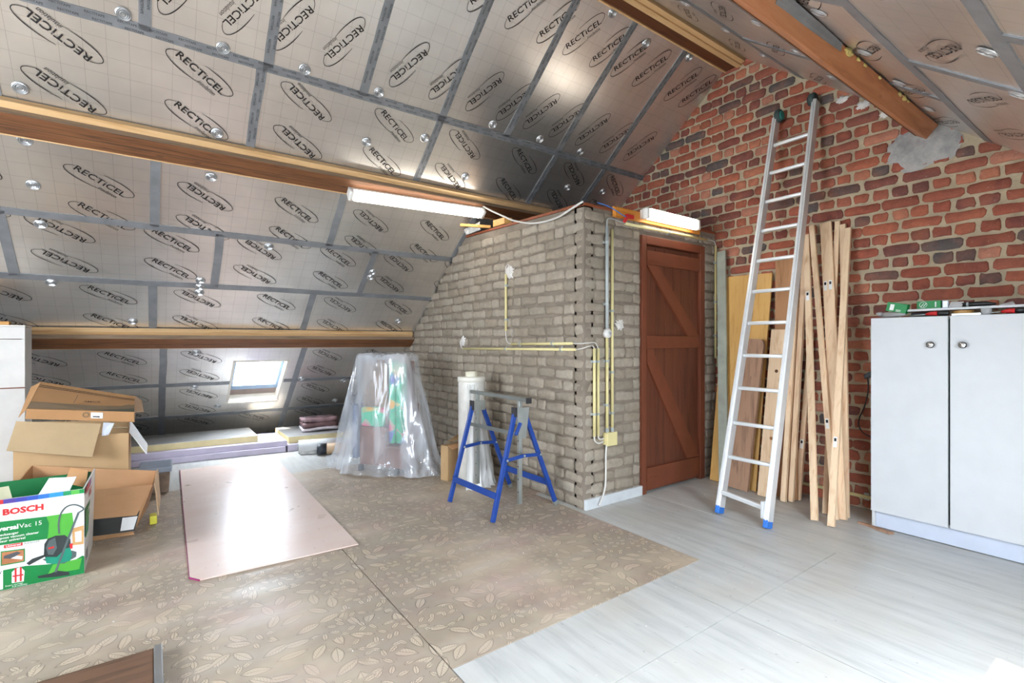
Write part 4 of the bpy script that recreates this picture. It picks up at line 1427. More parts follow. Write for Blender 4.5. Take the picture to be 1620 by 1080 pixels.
# ================================================================== TRESTLE
t = thing('work_trestle', 'blue folding work trestle with a galvanised top bar', 'trestle', (2.10, 3.0, 0))
FR = ((3.30, (1.80, 3.27), (2.39, 3.31)), (2.76, (1.825, 2.73), (2.405, 2.76)))
for i, (yf, fa, fb) in enumerate(FR):
    ya = 3.36 if i == 0 else 2.80
    for (fx, fy), ax in ((fa, 2.055), (fb, 2.145)):
        a, b = Vector((fx, fy, .004)), Vector((ax, ya, .69))
        G().bar(a, b, .030, .024, (0, 1, 0), .003).obj('leg', M_BLUE, t)
        if fx > 2.2:
            d = (b - a).normalized()
            G().bar(a - d * .0, a + d * .03, .034, .028, (0, 1, 0), .003).obj('leg_cap', M_GALV, t)
    # mid stretcher with a bend in the middle
    za = .39
    p0 = Vector((fa[0], fa[1], 0)).lerp(Vector((2.055, ya, .69)), za / .69)
    p1 = Vector((fb[0], fb[1], 0)).lerp(Vector((2.145, ya, .69)), za / .69)
    pm = (p0 + p1) / 2 + Vector((0, 0, .012))
    off = Vector((0, -.018, 0))
    G().bar(p0 + off, pm + off, .010, .024, (0, 0, 1), .002).obj('stretcher', M_BLUE, t)
    G().bar(pm + off, p1 + off, .010, .024, (0, 0, 1), .002).obj('stretcher', M_BLUE, t)
    for p in (p0, pm, p1):
        G().lathe([(0, 0), (.008, 0), (.008, .007), (0, .009)], p + off + Vector((0, -.006, 0)), (0, -1, 0), 10).obj('bolt', M_GALV, t)
    # sliding post with holes
    ps = G().box(2.088, 2.116, ya - .012, ya + .012, .055 if i else .07, .785, .002).obj('sliding_post', M_GALV, t)
    for k in range(6):
        G().lathe([(0, 0), (.005, 0), (.005, .0008), (0, .0008)], (2.0878, ya, .14 + .09 * k), (-1, 0, 0), 8).obj('post_hole', M_BLACK, ps)
    # head bracket
    if i:
        G().prism([(2.055, ya - .030, .735), (2.165, ya - .030, .735), (2.135, ya - .030, .52), (2.075, ya - .030, .52)], (0, .012, 0)).obj('head_bracket', M_GALV, t)
        G().box(2.042, 2.058, ya - .032, ya + .02, .675, .74, .002).obj('bracket_end', M_DARK, t)
        G().bar((2.075, ya - .045, .635), (2.03, ya - .05, .555), .018, .022, (0, -1, 0), .004).obj('locking_lever', M_BLUE, t)
    else:
        G().box(2.05, 2.155, ya - .030, ya - .018, .655, .73, .002).obj('head_bracket', M_GALV, t)
        G().box(2.040, 2.052, ya - .032, ya + .02, .66, .735, .002).obj('bracket_end', M_DARK, t)
G().box(2.085, 2.119, 2.70, 3.45, .782, .808, .002).obj('top_bar', plain('#8f938f', .4, .75, .1, name='dull_steel'), t)
G().box(2.08, 2.124, 2.692, 2.702, .772, .812, .002).obj('bar_end', M_DARK, t)
G().bar((2.085, 3.45, .535), (2.085, 2.83, .545), .008, .030, (0, 0, 1), .002).obj('steel_strut', plain('#8f938f', .4, .75, .1), t)
for (xa, ya), (xb, yb) in (((1.80, 3.27), (1.825, 2.73)), ((2.39, 3.31), (2.405, 2.76))):
    s_ = .165 / .69
    a = Vector((xa, ya, 0)).lerp(Vector((2.055 if xa < 2 else 2.145, 3.36, .69)), s_)
    b = Vector((xb, yb, 0)).lerp(Vector((2.055 if xa < 2 else 2.145, 2.80, .69)), s_)
    sh = Vector((-.018 if xa < 2 else .018, 0, 0))
    G().bar(a + sh, b + sh, .010, .045, (0, 0, 1), .002).obj('lower_rail', M_BLUE, t)

# ================================================================== STRETCH FILM ROLL
t = thing('stretch_film_roll', 'upright roll of clear stretch film beside the grey wall', 'film roll', (2.19, 3.60, 0))
cx, cy = 2.19, 3.60
G().lathe([(.05, .90), (.05, .945), (.038, .945), (.038, .88)], (cx, cy, 0), (0, 0, 1), 28).obj('core_tube', plain('#e4dfc9', .5, 0, .04, name='cream_core'), t, True)
G().lathe([(0, .01), (.108, .01), (.112, .03), (.110, .5), (.112, .84), (.110, .86)], (cx, cy, 0), (0, 0, 1), 36).obj('wound_film', plain('#d3d0c8', .3, 0, .08, .25, 20, name='wound_film'), t, True)
G().lathe([(.110, .86), (.116, .862), (.117, .898), (.110, .905), (.05, .905)], (cx, cy, 0), (0, 0, 1), 36).obj('film_edge_band', plain('#dedbcf', .35, 0, .04, name='film_band'), t, True)
# loose film hanging down in folds
bm = bmesh.new()
rf = random.Random(2)
rows = []
for j in range(15):
    f = j / 14
    z = .84 * (1 - f) + .006
    ring = []
    for k in range(29):
        a = -2.2 + 2.9 * k / 28
        rad = .118 + f ** 1.6 * .085 + (.006 + .02 * f) * math.sin(k * 1.9 + f * 3) + rf.uniform(-.004, .004) * (1 + 2 * f)
        if f > .93:
            rad += .02
        ring.append(bm.verts.new((min(cx + rad * math.cos(a) - .02, 2.455), cy + rad * math.sin(a) * .9, z)))
    rows.append(ring)
for a, b in zip(rows, rows[1:]):
    for k in range(28):
        bm.faces.new((a[k], a[k + 1], b[k + 1], b[k]))
g = G(); g.bm.free(); g.bm = bm
g.obj('loose_film', M_FILM, t, True)

# cardboard box between the chair and the film roll
def carton(name, label, bl, tp, mat, th=.005, flaps=(), cat='box', group='cardboard boxes', inner=None, bottom=True):
    """open box from four floor corners (anticlockwise) and four rim corners; flaps are four-point sheets"""
    t = thing(name, label, cat, tuple(bl[0]), group)
    for k in range(4):
        k2 = (k + 1) % 4
        G().sheet([bl[k], bl[k2], tp[k2], tp[k]], th, 5, 3, .0015, k).obj('side_wall', mat, t)
    if bottom:
        G().sheet([bl[0], bl[1], bl[2], bl[3]], th, 2, 2, 0).obj('bottom', mat, t)
    for i, (q, m_) in enumerate(flaps):
        G().sheet(q, th, 6, 4, .004, 7 + i).obj('flap', m_ or mat, t)
    return t
carton('cardboard_box', 'small open cardboard box beside the plastic covered chair',
       [(2.035, 3.85, .003), (2.06, 3.77, .003), (2.43, 3.84, .003), (2.42, 3.92, .003)],
       [(2.035, 3.85, .30), (2.06, 3.77, .30), (2.43, 3.84, .31), (2.42, 3.92, .31)], CARD2,
       flaps=[([(2.06, 3.768, .305), (2.40, 3.835, .315), (2.42, 3.76, .30), (2.07, 3.70, .285)], CARD3), ([(2.10, 3.87, .31), (2.40, 3.925, .32), (2.41, 3.935, .43), (2.2, 3.89, .36)], CARD2)])
for q in ():
    pass

# ================================================================== CHAIR UNDER THE DUST SHEET
e1, e2 = Vector((.58, -.815, 0)), Vector((.815, .58, 0))
cc = Vector((1.805, 4.475, 0))
def L3(a, b, z):
    return cc + e1 * a + e2 * b + Vector((0, 0, z))
def lbox(a0, a1, b0, b1, z0, z1, bev=0):
    return G().hexa([L3(a0, b0, z0), L3(a1, b0, z0), L3(a1, b1, z0), L3(a0, b1, z0), L3(a0, b0, z1), L3(a1, b0, z1), L3(a1, b1, z1), L3(a0, b1, z1)], bev)
t = thing('armchair', 'brown armchair with a folded floral cushion under the plastic sheet', 'chair', tuple(cc))
lbox(-.21, .082, -.16, .055, .06, .42, .03).obj('seat', M_BROWNC, t)
lbox(.086, .27, -.19, .05, .06, .262, .02).obj('side_ledge', M_BROWNC, t)
lbox(-.21, .20, .06, .165, .06, 1.02, .03).obj('backrest', M_BROWNC, t)
lbox(-.205, .07, -.12, .058, .425, 1.01, .04).obj('back_pad', plain('#8a7868', .7, 0, .15, .3, 30, name='taupe_fabric'), t)
lbox(-.27, -.215, -.18, .16, .12, .62, .02).obj('armrest', plain('#5f6f8c', .6, 0, .12, name='blue_grey_side'), t)
lbox(.205, .25, .0, .16, .265, .62, .02).obj('armrest', M_BROWNC, t)
for a in (-.20, .18):
    for b in (-.14, .14):
        lbox(a - .02, a + .02, b - .02, b + .02, .003, .06, .004).obj('leg', M_DARK, t)
t = thing('seat_cushion', 'green floral cushion standing folded on the covered armchair', 'cushion', tuple(L3(.1, -.1, .45)), 'floral cushions')
lbox(.088, .150, -.135, -.012, .266, 1.02, .025).obj('cushion_half', M_FLORAL, t, True)
lbox(.155, .220, -.125, -.012, .266, 1.00, .025).obj('cushion_half', M_FLORAL, t, True)
single('floral_bundle', lbox(-.17, .06, -.19, -.125, .423, .60, .025), M_FLORAL, 'faint floral bundle on the seat of the covered armchair', 'cushion', tuple(L3(-.1, -.14, .45)), 'floral cushions', True)

def superq(a, n):
    c, s = math.cos(a), math.sin(a)
    return math.copysign(abs(c) ** (2 / n), c), math.copysign(abs(s) ** (2 / n), s)
bm = bmesh.new()
rf = random.Random(7)
rows = []
NU, NV = 96, 26
phs = [rf.uniform(0, 6.28) for _ in range(6)]
for j in range(NV + 1):
    f = j / NV
    z = 1.065 - 1.05 * f ** 1.05
    ax, bx = .285 + .28 * f ** 1.15, .205 + .10 * f ** 1.1
    fold = .004 + .035 * f
    if f > .86:
        ax += (f - .86) * .25
        bx += (f - .86) * .12
    ring = []
    for k in range(NU):
        a = 2 * math.pi * k / NU
        qx, qy = superq(a, 3.2 - 1.0 * f)
        w = math.sin(5 * a + phs[0] + 2 * f) * .55 + math.sin(11 * a + phs[1] - 3 * f) * .4 + math.sin(19 * a + phs[2] + 5 * f) * .22
        crump = 0
        if f > .82:
            crump = (f - .82) / .18 * (.5 * math.sin(23 * a + phs[3] + 40 * f) + .5 * math.sin(31 * a + phs[4] - 55 * f)) * .028
        rr_ = 1 + (fold * w + crump) / .36
        p = L3(qx * ax * rr_ * (.94 if qx > 0 else 1), qy * bx * rr_, max(.008, z + (crump * .7 if f < .99 else 0) + (.01 * w if 0 < j < NV else 0)))
        p.x = min(p.x, 2.46)
        ring.append(bm.verts.new(p))
    rows.append(ring)
for a, b in zip(rows, rows[1:]):
    for k in range(NU):
        bm.faces.new((a[k], a[(k + 1) % NU], b[(k + 1) % NU], b[k]))
# rumpled top
prev = rows[0]
for q, dz in ((.93, .02), (.7, .028), (.4, .024), (.15, .030)):
    ring = [bm.verts.new(cc + Vector((0, 0, 1.065 + dz + rf.uniform(-.006, .006))) + (Vector((v.co.x, v.co.y, 0)) - cc) * q) for v in rows[0]]
    for k in range(NU):
        bm.faces.new((prev[k], ring[k], ring[(k + 1) % NU], prev[(k + 1) % NU]))
    prev = ring
bm.faces.new(prev)
g = G(); g.bm.free(); g.bm = bm
single('dust_sheet', g, M_SHEET, 'clear plastic dust sheet draped over the armchair to the floor', 'plastic sheet', tuple(cc), smooth=True)

# ================================================================== PINK SHEET ON THE FLOOR
t = thing('underlay_sheet', 'large shiny pink sheet lying flat on the floor', 'sheet', (.6, 4.2, .002))
P = [(.155, 2.985), (.195, 2.925), (.985, 2.895), (1.03, 5.51), (.215, 5.53)]
G().prism([(x, y, .0035) for x, y in P], (0, 0, .007)).obj('sheet', M_PINK, t)
G().bar((.154, 2.985, .007), (.213, 5.53, .007), .003, .0085, (0, 0, 1)).obj('magenta_edge', M_PINKEDGE, t)
G().bar((.155, 2.983, .007), (.195, 2.922, .007), .003, .0085, (0, 0, 1)).obj('magenta_edge', M_PINKEDGE, t)

# ================================================================== EAVE: foam boards and rolls
EG = 'foam boards stacked along the eave'
def slab(name, label, x0, x1, ya, yb, dep, z0, z1, mat, top=None, cat='board', group=EG):
    """board whose front edge runs from (x0, ya) to (x1, yb)"""
    t = thing(name, label, cat, ((x0 + x1) / 2, (ya + yb) / 2, z0), group)
    h = z1 - (.003 if top else 0)
    G().hexa([(x0, ya, z0), (x1, yb, z0), (x1, yb + dep, z0), (x0, ya + dep, z0), (x0, ya, h), (x1, yb, h), (x1, yb + dep, h), (x0, ya + dep, h)], .002).obj('foam_core', mat, t)
    if top:
        G().hexa([(x0, ya, h), (x1, yb, h), (x1, yb + dep, h), (x0, ya + dep, h), (x0, ya, z1), (x1, yb, z1), (x1, yb + dep, z1), (x0, ya + dep, z1)]).obj('foil_facing', top, t)
    return t
M_FT = plain('#dcdad6', .35, .75, .06, name='foil_facing')
slab('foam_board', 'lower lilac foam board on the floor along the eave, left length', -1.3, 1.18, 6.02, 5.80, .62, .003, .060, M_XPS)
slab('foam_board', 'upper lilac foam board along the eave, left length', -1.3, 1.20, 6.05, 5.835, .60, .061, .118, M_XPS)
slab('foam_board', 'lilac foam board on the floor behind the rolls, right length', 1.20, 2.44, 5.80, 5.70, .70, .003, .075, M_XPS)
slab('insulation_board', 'yellow edged foil insulation board lying on the lilac boards', -1.2, .93, 6.10, 5.95, .62, .120, .185, M_PIR, M_FT)
slab('insulation_board', 'yellow edged foil insulation board right of the skylight', 1.22, 2.40, 5.86, 5.78, .72, .077, .150, M_PIR, M_FT)
t = thing('wrapped_bundle', 'shiny brown wrapped bundle lying on the right insulation board', 'bundle', (1.55, 6.15, .151))
rf = random.Random(3)
for k, (z0, z1, mm) in enumerate(((.151, .185, plain('#d8ccd0', .35, 0, .15, .4, 30, name='pale_wrapping')), (.186, .245, M_PACK), (.246, .30, plain('#9a7d80', .2, 0, .35, .5, 30, name='glossy_wrapping')))):
    g = G()
    z0 += .012; z1 += .012
    g.sheet([(1.40 + .01 * k, 6.02, (z0 + z1) / 2), (1.80, 5.98 + .02 * k, (z0 + z1) / 2), (1.82, 6.22, (z0 + z1) / 2), (1.42, 6.26, (z0 + z1) / 2)], (z1 - z0) * .9, 10, 6, .006, k + 4)
    g.obj('wrapped_layer', mm, t, True)
RG = 'rolls on the floor by the eave'
t = thing('material_roll', 'white film roll lying on the floor by the eave', 'roll', (1.32, 5.60, 0), RG)
G().tube([(1.27, 5.63, .075), (1.75, 5.52, .075)], .070, 24).obj('roll_body', plain('#e3e4e4', .4, 0, .05, .2, 20, name='white_roll'), t, True)
G().tube([(1.262, 5.632, .075), (1.268, 5.63, .075)], .045, 20).obj('roll_end', plain('#c9ccd0', .5, 0, .05), t)
G().sheet([(1.27, 5.56, .005), (1.42, 5.50, .005), (1.44, 5.55, .06), (1.28, 5.60, .05)], .002, 5, 3, .004, 3).obj('loose_end', M_FILM, t)
t = thing('material_roll', 'brown paper roll with a thick black end by the eave', 'roll', (1.45, 5.45, 0), RG)
G().tube([(1.50, 5.42, .062), (1.70, 5.36, .062)], .056, 24).obj('roll_body', plain('#cdb090', .6, 0, .06, name='kraft_roll'), t, True)
G().tube([(1.415, 5.446, .062), (1.505, 5.419, .062)], .058, 24).obj('black_band', plain('#2b2f36', .5, 0, .1, name='black_band'), t, True)
G().tube([(1.4135, 5.4465, .062), (1.416, 5.4458, .062)], .038, 20).obj('roll_core', plain('#8b93a0', .5, 0, .05), t)

# ================================================================== WHITE BOARD CUPBOARD AT THE LEFT EDGE
t = thing('white_cupboard', 'white painted plank cupboard at the left edge behind the boxes', 'cupboard', (-1.05, 5.0, 0))
for z0, z1 in ((.004, .865), (.869, 1.215), (1.219, 1.305)):
    G().box(-1.30, -.742, 4.985, 5.005, z0, z1, .002).obj('front_panel', M_WHITEP, t)
G().box(-1.30, -1.28, 5.005, 5.25, .004, 1.30).obj('side_panel', M_WHITEP, t)
G().box(-.762, -.744, 5.006, 5.25, .004, 1.30, .001).obj('side_panel', M_WHITEP, t)
G().box(-1.30, -.742, 4.99, 5.25, 1.306, 1.318, .001).obj('top_panel', M_WHITEP, t)
G().box(-1.30, -.740, 4.980, 4.985, .862, .870).obj('thin_lath', plain('#7a4a35', .6, 0, .1, name='brown_lath'), t)  # thin brown lath across the joint of the front panels
single('wood_offcut', G().box(-1.02, -.83, 5.02, 5.09, 1.319, 1.345, .002), M_PINEX, 'pine offcut lying on top of the white cupboard', 'block', (-.92, 5.05, 1.319))

# ================================================================== CARDBOARD PILE
# tall box at the back, left open with one big flap folded down in front
carton('cardboard_box', 'large cardboard box with a wide flap hanging down, under the flat carton',
       [(-.70, 4.36, .003), (-.13, 4.36, .003), (-.13, 4.78, .003), (-.70, 4.78, .003)],
       [(-.70, 4.36, .60), (-.13, 4.36, .565), (-.13, 4.78, .60), (-.70, 4.78, .64)], CARD2,
       flaps=[([(-.685, 4.335, .70), (-.275, 4.335, .645), (-.315, 4.255, .44), (-.715, 4.255, .535)], card('#b99e78')),
              ([(-.13, 4.40, .565), (-.13, 4.74, .60), (-.03, 4.72, .42), (-.025, 4.40, .40)], M_PAPER),
              ([(-.27, 4.42, .62), (-.14, 4.42, .59), (-.14, 4.60, .565), (-.27, 4.60, .60)], card('#cdb793'))])
single('paper_sheaf', G().sheet([(-.262, 4.325, .655), (-.205, 4.325, .645), (-.235, 4.335, .565), (-.272, 4.335, .565)], .012, 4, 4, .003, 2), plain('#cfd3da', .5, 0, .05, name='grey_paper'), 'sheaf of pale grey papers wedged beside the big flap', 'paper', (-.24, 4.36, .565))
# flat printed carton on top, tilted towards the room
t = thing('flat_carton', 'flat printed cardboard carton tilted on top of the box pile', 'box', (-.38, 4.40, .64), 'cardboard boxes')
A = [Vector(p) for p in ((-.645, 4.33, .712), (-.095, 4.33, .640), (-.095, 4.64, .725), (-.620, 4.64, .835))]
B = [Vector(p) for p in ((-.635, 4.315, .775), (-.097, 4.315, .712), (-.100, 4.62, .795), (-.605, 4.62, .925))]
G().hexa(A + B, .002).obj('carton_body', CARD1, t)
def on_top(u, v, d=.002):
    p = B[0].lerp(B[1], u).lerp(B[3].lerp(B[2], u), v)
    nrm_ = (B[1] - B[0]).cross(B[3] - B[0]).normalized()
    return p + nrm_ * d
def strip_on_top(poly, mat, nm='printed_band'):
    g = G()
    g.bm.faces.new([g.bm.verts.new(on_top(u, v)) for u, v in poly])
    return g.obj(nm, mat, t)
M_PRINTG = plain('#7e6a52', .8, 0, .05, name='grey_brown_print')
M_PRINTD = plain('#5a5647', .8, 0, .05, name='dark_print')
strip_on_top([(0, .02), (.62, .03), (1, .06), (1, .42), (.93, .40), (.86, .30), (.62, .24), (0, .26)], M_PRINTG)
strip_on_top([(.50, .005), (.80, .10), (1, .20), (1, .005)], M_PRINTD)
for v in (.80, .86):
    strip_on_top([(0, v), (1, v - .12), (1, v - .10), (0, v + .02)], M_INK)
strip_on_top([(.385, .30), (.392, .30), (.405, .66), (.398, .66)], M_PRINTG)
g = G()
bm_ = bmesh.new(); add_text(bm_, 'AMICA', .022, (0, 0), 0, .0003, 0, 1.3); 
me_ = bpy.data.meshes.new('lettering'); bm_.to_mesh(me_); bm_.free()
ex_, ey_ = (B[1] - B[0]).normalized(), (B[3] - B[0]).normalized()
ey_ = (ey_ - ex_ * ey_.dot(ex_)).normalized()
lt = link('lettering', me_, M_INK, t)
lt.matrix_local = Matrix.Translation(-Vector(ORG[t.name])) @ frame_matrix(on_top(.56, .40, .003), ex_, ey_)
def on_front(u, v, d=.002):
    p = A[0].lerp(A[1], u).lerp(B[0].lerp(B[1], u), v)
    nrm_ = (A[1] - A[0]).cross(B[0] - A[0]).normalized()
    return p + nrm_ * d
g = G(); g.bm.faces.new([g.bm.verts.new(on_front(u, v)) for u, v in ((.575, .28), (.69, .28), (.69, .86), (.575, .86))]); g.obj('address_label', M_PAPER, t)
g = G(); g.bm.faces.new([g.bm.verts.new(on_front(u, v, .003)) for u, v in ((.595, .40), (.66, .40), (.66, .50), (.595, .50))]); g.obj('label_print', M_INK, t)
g = G(); g.lathe([(.012, 0), (.018, 0), (.018, .0008), (.012, .0008)], on_front(.53, .60, .0015), (A[1] - A[0]).cross(B[0] - A[0]), 20); g.obj('printed_mark', M_PRINTG, t)
G().sheet([B[1] + Vector((.0, .01, 0)), B[1] + Vector((.052, .05, -.01)), B[2] + Vector((.04, -.02, -.03)), B[2]], .004, 4, 3, .003, 4).obj('end_flap', card('#caa785'), t)
G().sheet([B[0], B[3], B[3] + Vector((-.05, .01, -.03)), B[0] + Vector((-.04, .02, -.05))], .004, 4, 3, .003, 5).obj('end_flap', CARD1, t)

# low open carton leaning, with front flap folded over its black printed side
t = carton('cardboard_box', 'open brown carton with black printed side next to the green box',
       [(-.66, 3.99, .012), (-.09, 3.90, .012), (-.02, 4.26, .06), (-.60, 4.30, .012)],
       [(-.68, 3.96, .315), (.005, 3.955, .275), (.03, 4.25, .30), (-.61, 4.33, .415)], CARD3,
       flaps=[([(-.66, 3.95, .318), (.005, 3.945, .278), (-.075, 3.885, .115), (-.66, 3.885, .165)], card('#bd8f66')),
              ([(.012, 3.96, .28), (.035, 4.25, .31), (.045, 4.18, .16), (.04, 3.90, .09)], card('#cdaa84')),
              ([(-.60, 3.94, .004), (-.085, 3.86, .004), (-.10, 3.90, .03), (-.60, 3.98, .03)], CARD3)])
G().sheet([(-.60, 3.962, .03), (-.085, 3.882, .02), (-.060, 3.905, .135), (-.62, 3.975, .18)], .003, 3, 2, 0).obj('black_print', plain('#26241f', .45, 0, .2, name='black_print_panel'), t)
G().sheet([(-.155, 3.883, .035), (-.090, 3.873, .035), (-.070, 3.888, .108), (-.145, 3.890, .112)], .002, 2, 2, 0).obj('address_label', M_PAPER, t)
single('yellow_packet', G().box(-.01, .03, 4.00, 4.08, .004, .06, .008), plain('#d6cf45', .5, 0, .06, name='yellow_pack'), 'yellow packet on the floor under the open carton corner', 'packet', (.045, 4.0, 0))
t = thing('plastic_tub', 'clear plastic tub with brown contents behind the open carton', 'tub', (.08, 4.88, 0))
G().hexa([(-.06, 4.80, .004), (.11, 4.78, .004), (.12, 5.02, .004), (-.05, 5.04, .004), (-.07, 4.79, .17), (.12, 4.77, .17), (.13, 5.03, .17), (-.06, 5.05, .17)], .012).obj('contents', plain('#83705f', .6, 0, .3, .4, 25, name='brown_contents'), t)
G().hexa([(-.08, 4.78, .17), (.13, 4.76, .17), (.14, 5.04, .17), (-.07, 5.06, .17), (-.085, 4.775, .215), (.135, 4.755, .215), (.145, 5.045, .215), (-.075, 5.065, .215)], .01).obj('lid', plain('#9aa5b5', .3, 0, .1, name='smoky_lid'), t)

# ================================================================== VACUUM CLEANER BOX
t = thing('vacuum_box', 'green and white vacuum cleaner box standing open at the left edge', 'box', (-.57, 3.58, 0), 'cardboard boxes')
bx0, bx1, by0, by1, bh = -.86, -.281, 3.372, 3.82, .440
M_BW = plain('#e2e0da', .45, 0, .03, name='box_white')
M_BG = plain('#0a7a3a', .42, 0, .08, name='box_green')
M_BLG = plain('#4fa83a', .42, 0, .06, name='box_light_green')
M_BIN = plain('#0d6b35', .5, 0, .06, name='box_inner_green')
fw_ = G().box(bx0, bx1, by0, by0 + .006, .003, bh).obj('front_wall', M_BW, t)
rw_ = G().hexa([(bx1 - .006, by0 + .006, .003), (bx1, by0 + .006, .003), (bx1, by1, .003), (bx1 - .006, by1, .003), (bx1 - .006, by0 + .006, bh), (bx1, by0 + .006, bh), (bx1 + .012, by1, bh + .01), (bx1 + .006, by1, bh + .01)]).obj('side_wall', M_BW, t)
G().box(bx0, bx1 - .006, by1 - .006, by1, .003, bh - .005).obj('back_wall', M_BIN, t)
G().box(bx0, bx0 + .006, by0 + .006, by1 - .006, .003, bh).obj('side_wall', M_BIN, t)
G().box(bx0 + .006, bx1 - .006, by0 + .006, by1 - .006, .003, .010).obj('bottom', CARD1, t)
G().box(bx0 + .006, bx1 - .006, by0 + .006, by0 + .0075, .02, bh - .001).obj('inner_face', M_BIN, t)
G().box(bx1 - .0078, bx1 - .0065, by0 + .008, by1 - .008, .02, bh - .001).obj('inner_face', M_BIN, t)
def fprint(nm, poly, mat, d=.0006, lettering=None):
    bm = bmesh.new()
    if poly:
        flat_poly(bm, poly)
    if lettering:
        for a in lettering:
            add_text(bm, **a)
    bmesh.ops.recalc_face_normals(bm, faces=bm.faces)
    me = bpy.data.meshes.new(nm)
    bm.to_mesh(me)
    bm.free()
    o = link(nm, me, mat, fw_)
    o.matrix_local = Matrix.Translation(-Vector(ORG[t.name])) @ frame_matrix((0, by0 - d, 0), (1, 0, 0), (0, 0, 1))
    return o
cols = ['#c22b2e', '#4b3a8c', '#3b3f9a', '#2c4fa8', '#2b6bb8', '#2f8fcf', '#1f8f5a', '#57b04a', '#128a45']
ex = [bx0, -.577, -.535, -.495, -.455, -.415, -.362, -.332, -.300, bx1]
for c, a, b in zip(cols, ex, ex[1:]):
    fprint('colour_strip', [(a, .418), (b, .418), (b, .4395), (a, .4395)], plain(c, .42, 0, .02))
fprint('green_field', [(bx0, .222), (-.588, .222), (-.422, .214), (-.418, .239), (-.415, .29), (-.425, .327), (-.588, .335), (bx0, .345)], M_BG)
fprint('light_green_field', [(-.422, .214), (-.338, .195), (-.321, .256), (-.328, .327), (-.425, .327), (-.415, .29), (-.418, .239)], M_BLG)
fprint('green_field', [(bx0, .004), (bx1, .004), (bx1, .092), (-.288, .097), (-.33, .075), (-.429, .088), (-.499, .10), (bx0, .10)], M_BG)
fprint('light_green_field', [(-.42, .035), (-.30, .030), (-.290, .085), (-.40, .080)], M_BLG, .0008)
fprint('lettering', None, M_RED, .0012, [dict(txt='BOSCH', size=.040, pos=(-.507, .376), bold=.0018, xs=1.12)])
fprint('lettering', None, M_BW, .0012, [dict(txt='Universal', size=.030, pos=(-.524, .299), bold=.0012, align='RIGHT'), dict(txt='Vac 15', size=.030, pos=(-.522, .299), align='LEFT')])
fprint('lettering', None, M_BW, .0012, [dict(txt='Mehrzwecksauger', size=.016, pos=(-.524, .270), align='RIGHT', bold=.0003), dict(txt='All-purpose vacuum cleaner', size=.016, pos=(-.452, .2545), align='RIGHT', bold=.0003), dict(txt='Aspirateur universel', size=.016, pos=(-.500, .239), align='RIGHT', bold=.0003)])
fprint('red_tab', [(-.575, .204), (-.510, .203), (-.510, .218), (-.575, .219)], M_RED, .0010)
fprint('lettering', None, M_BW, .0014, [dict(txt='Universal', size=.014, pos=(-.5425, .2115), bold=.0003)])
fprint('lettering', None, plain('#8f938f', .5, 0, .02), .0012, [dict(txt='Advanced', size=.014, pos=(-.478, .2105), bold=.0002)])
fprint('inset_photo', [(-.586, .122), (-.502, .121), (-.502, .186), (-.586, .192)], M_BG, .0008)
fprint('inset_photo', [(-.582, .127), (-.506, .126), (-.506, .181), (-.582, .186)], plain('#b0714a', .5, 0, .25), .0010)
fprint('inset_photo', [(-.576, .155), (-.55, .148), (-.515, .168), (-.530, .178), (-.575, .168)], plain('#4d4f52', .5, 0, .1), .0012)
fprint('inset_photo', [(-.552, .150), (-.512, .135), (-.510, .150), (-.530, .158)], M_BW, .0013)
fprint('workbench_print', [(-.328, .245), (-.283, .252), (-.283, .155), (-.326, .159)], plain('#c79a62', .5, 0, .15), .0008)
fprint('workbench_print', [(-.318, .225), (-.291, .228), (-.291, .17), (-.316, .172)], plain('#d9d2c4', .5, 0, .1), .0010)
fprint('text_panel', [(bx0, .009), (-.578, .009), (-.578, .104), (bx0, .104)], M_BW, .0010)
fprint('lettering', None, M_INK, .0014, [dict(txt='W', size=.020, pos=(-.582, .090), align='RIGHT', bold=.0003)])
# printed vacuum cleaner
M_VD, M_VG, M_VT = plain('#2c3333', .5, 0, .15, name='print_dark'), plain('#54605f', .5, 0, .1, name='print_grey'), plain('#13856a', .5, 0, .12, name='print_teal')
def ribbon(nm, pts, w, mat, d):
    bm = bmesh.new()
    P = [Vector((p[0], p[1], 0)) for p in pts]
    f_ = []
    for i in range(len(P) - 1):
        p0, p1, p2, p3 = P[max(i - 1, 0)], P[i], P[i + 1], P[min(i + 2, len(P) - 1)]
        for k in range(4):
            q = k / 4
            f_.append(.5 * ((2 * p1) + (p2 - p0) * q + (2 * p0 - 5 * p1 + 4 * p2 - p3) * q ** 2 + (3 * p1 - p0 - 3 * p2 + p3) * q ** 3))
    f_.append(P[-1])
    L_, R_ = [], []
    for i, p in enumerate(f_):
        d_ = (f_[min(i + 1, len(f_) - 1)] - f_[max(i - 1, 0)]).normalized()
        n_ = Vector((-d_.y, d_.x, 0)) * w / 2
        L_.append(bm.verts.new(p + n_)); R_.append(bm.verts.new(p - n_))
    for k in range(len(f_) - 1):
        bm.faces.new((L_[k], R_[k], R_[k + 1], L_[k + 1]))
    bmesh.ops.recalc_face_normals(bm, faces=bm.faces)
    me = bpy.data.meshes.new(nm); bm.to_mesh(me); bm.free()
    o = link(nm, me, mat, fw_)
    o.matrix_local = Matrix.Translation(-Vector(ORG[t.name])) @ frame_matrix((0, by0 - d, 0), (1, 0, 0), (0, 0, 1))
fprint('vacuum_print', [(-.439, .116), (-.406, .085), (-.357, .075), (-.313, .097), (-.311, .122), (-.328, .133)], M_VG, .0014)
fprint('vacuum_print', [(-.434, .14), (-.42, .092), (-.386, .083), (-.343, .104), (-.333, .154), (-.335, .194), (-.357, .219), (-.391, .223), (-.42, .214), (-.432, .191)], M_VD, .0016)
fprint('vacuum_print', [(-.429, .126), (-.425, .093), (-.386, .080), (-.335, .083), (-.328, .113), (-.335, .150), (-.352, .150), (-.386, .115)], M_VT, .0018)
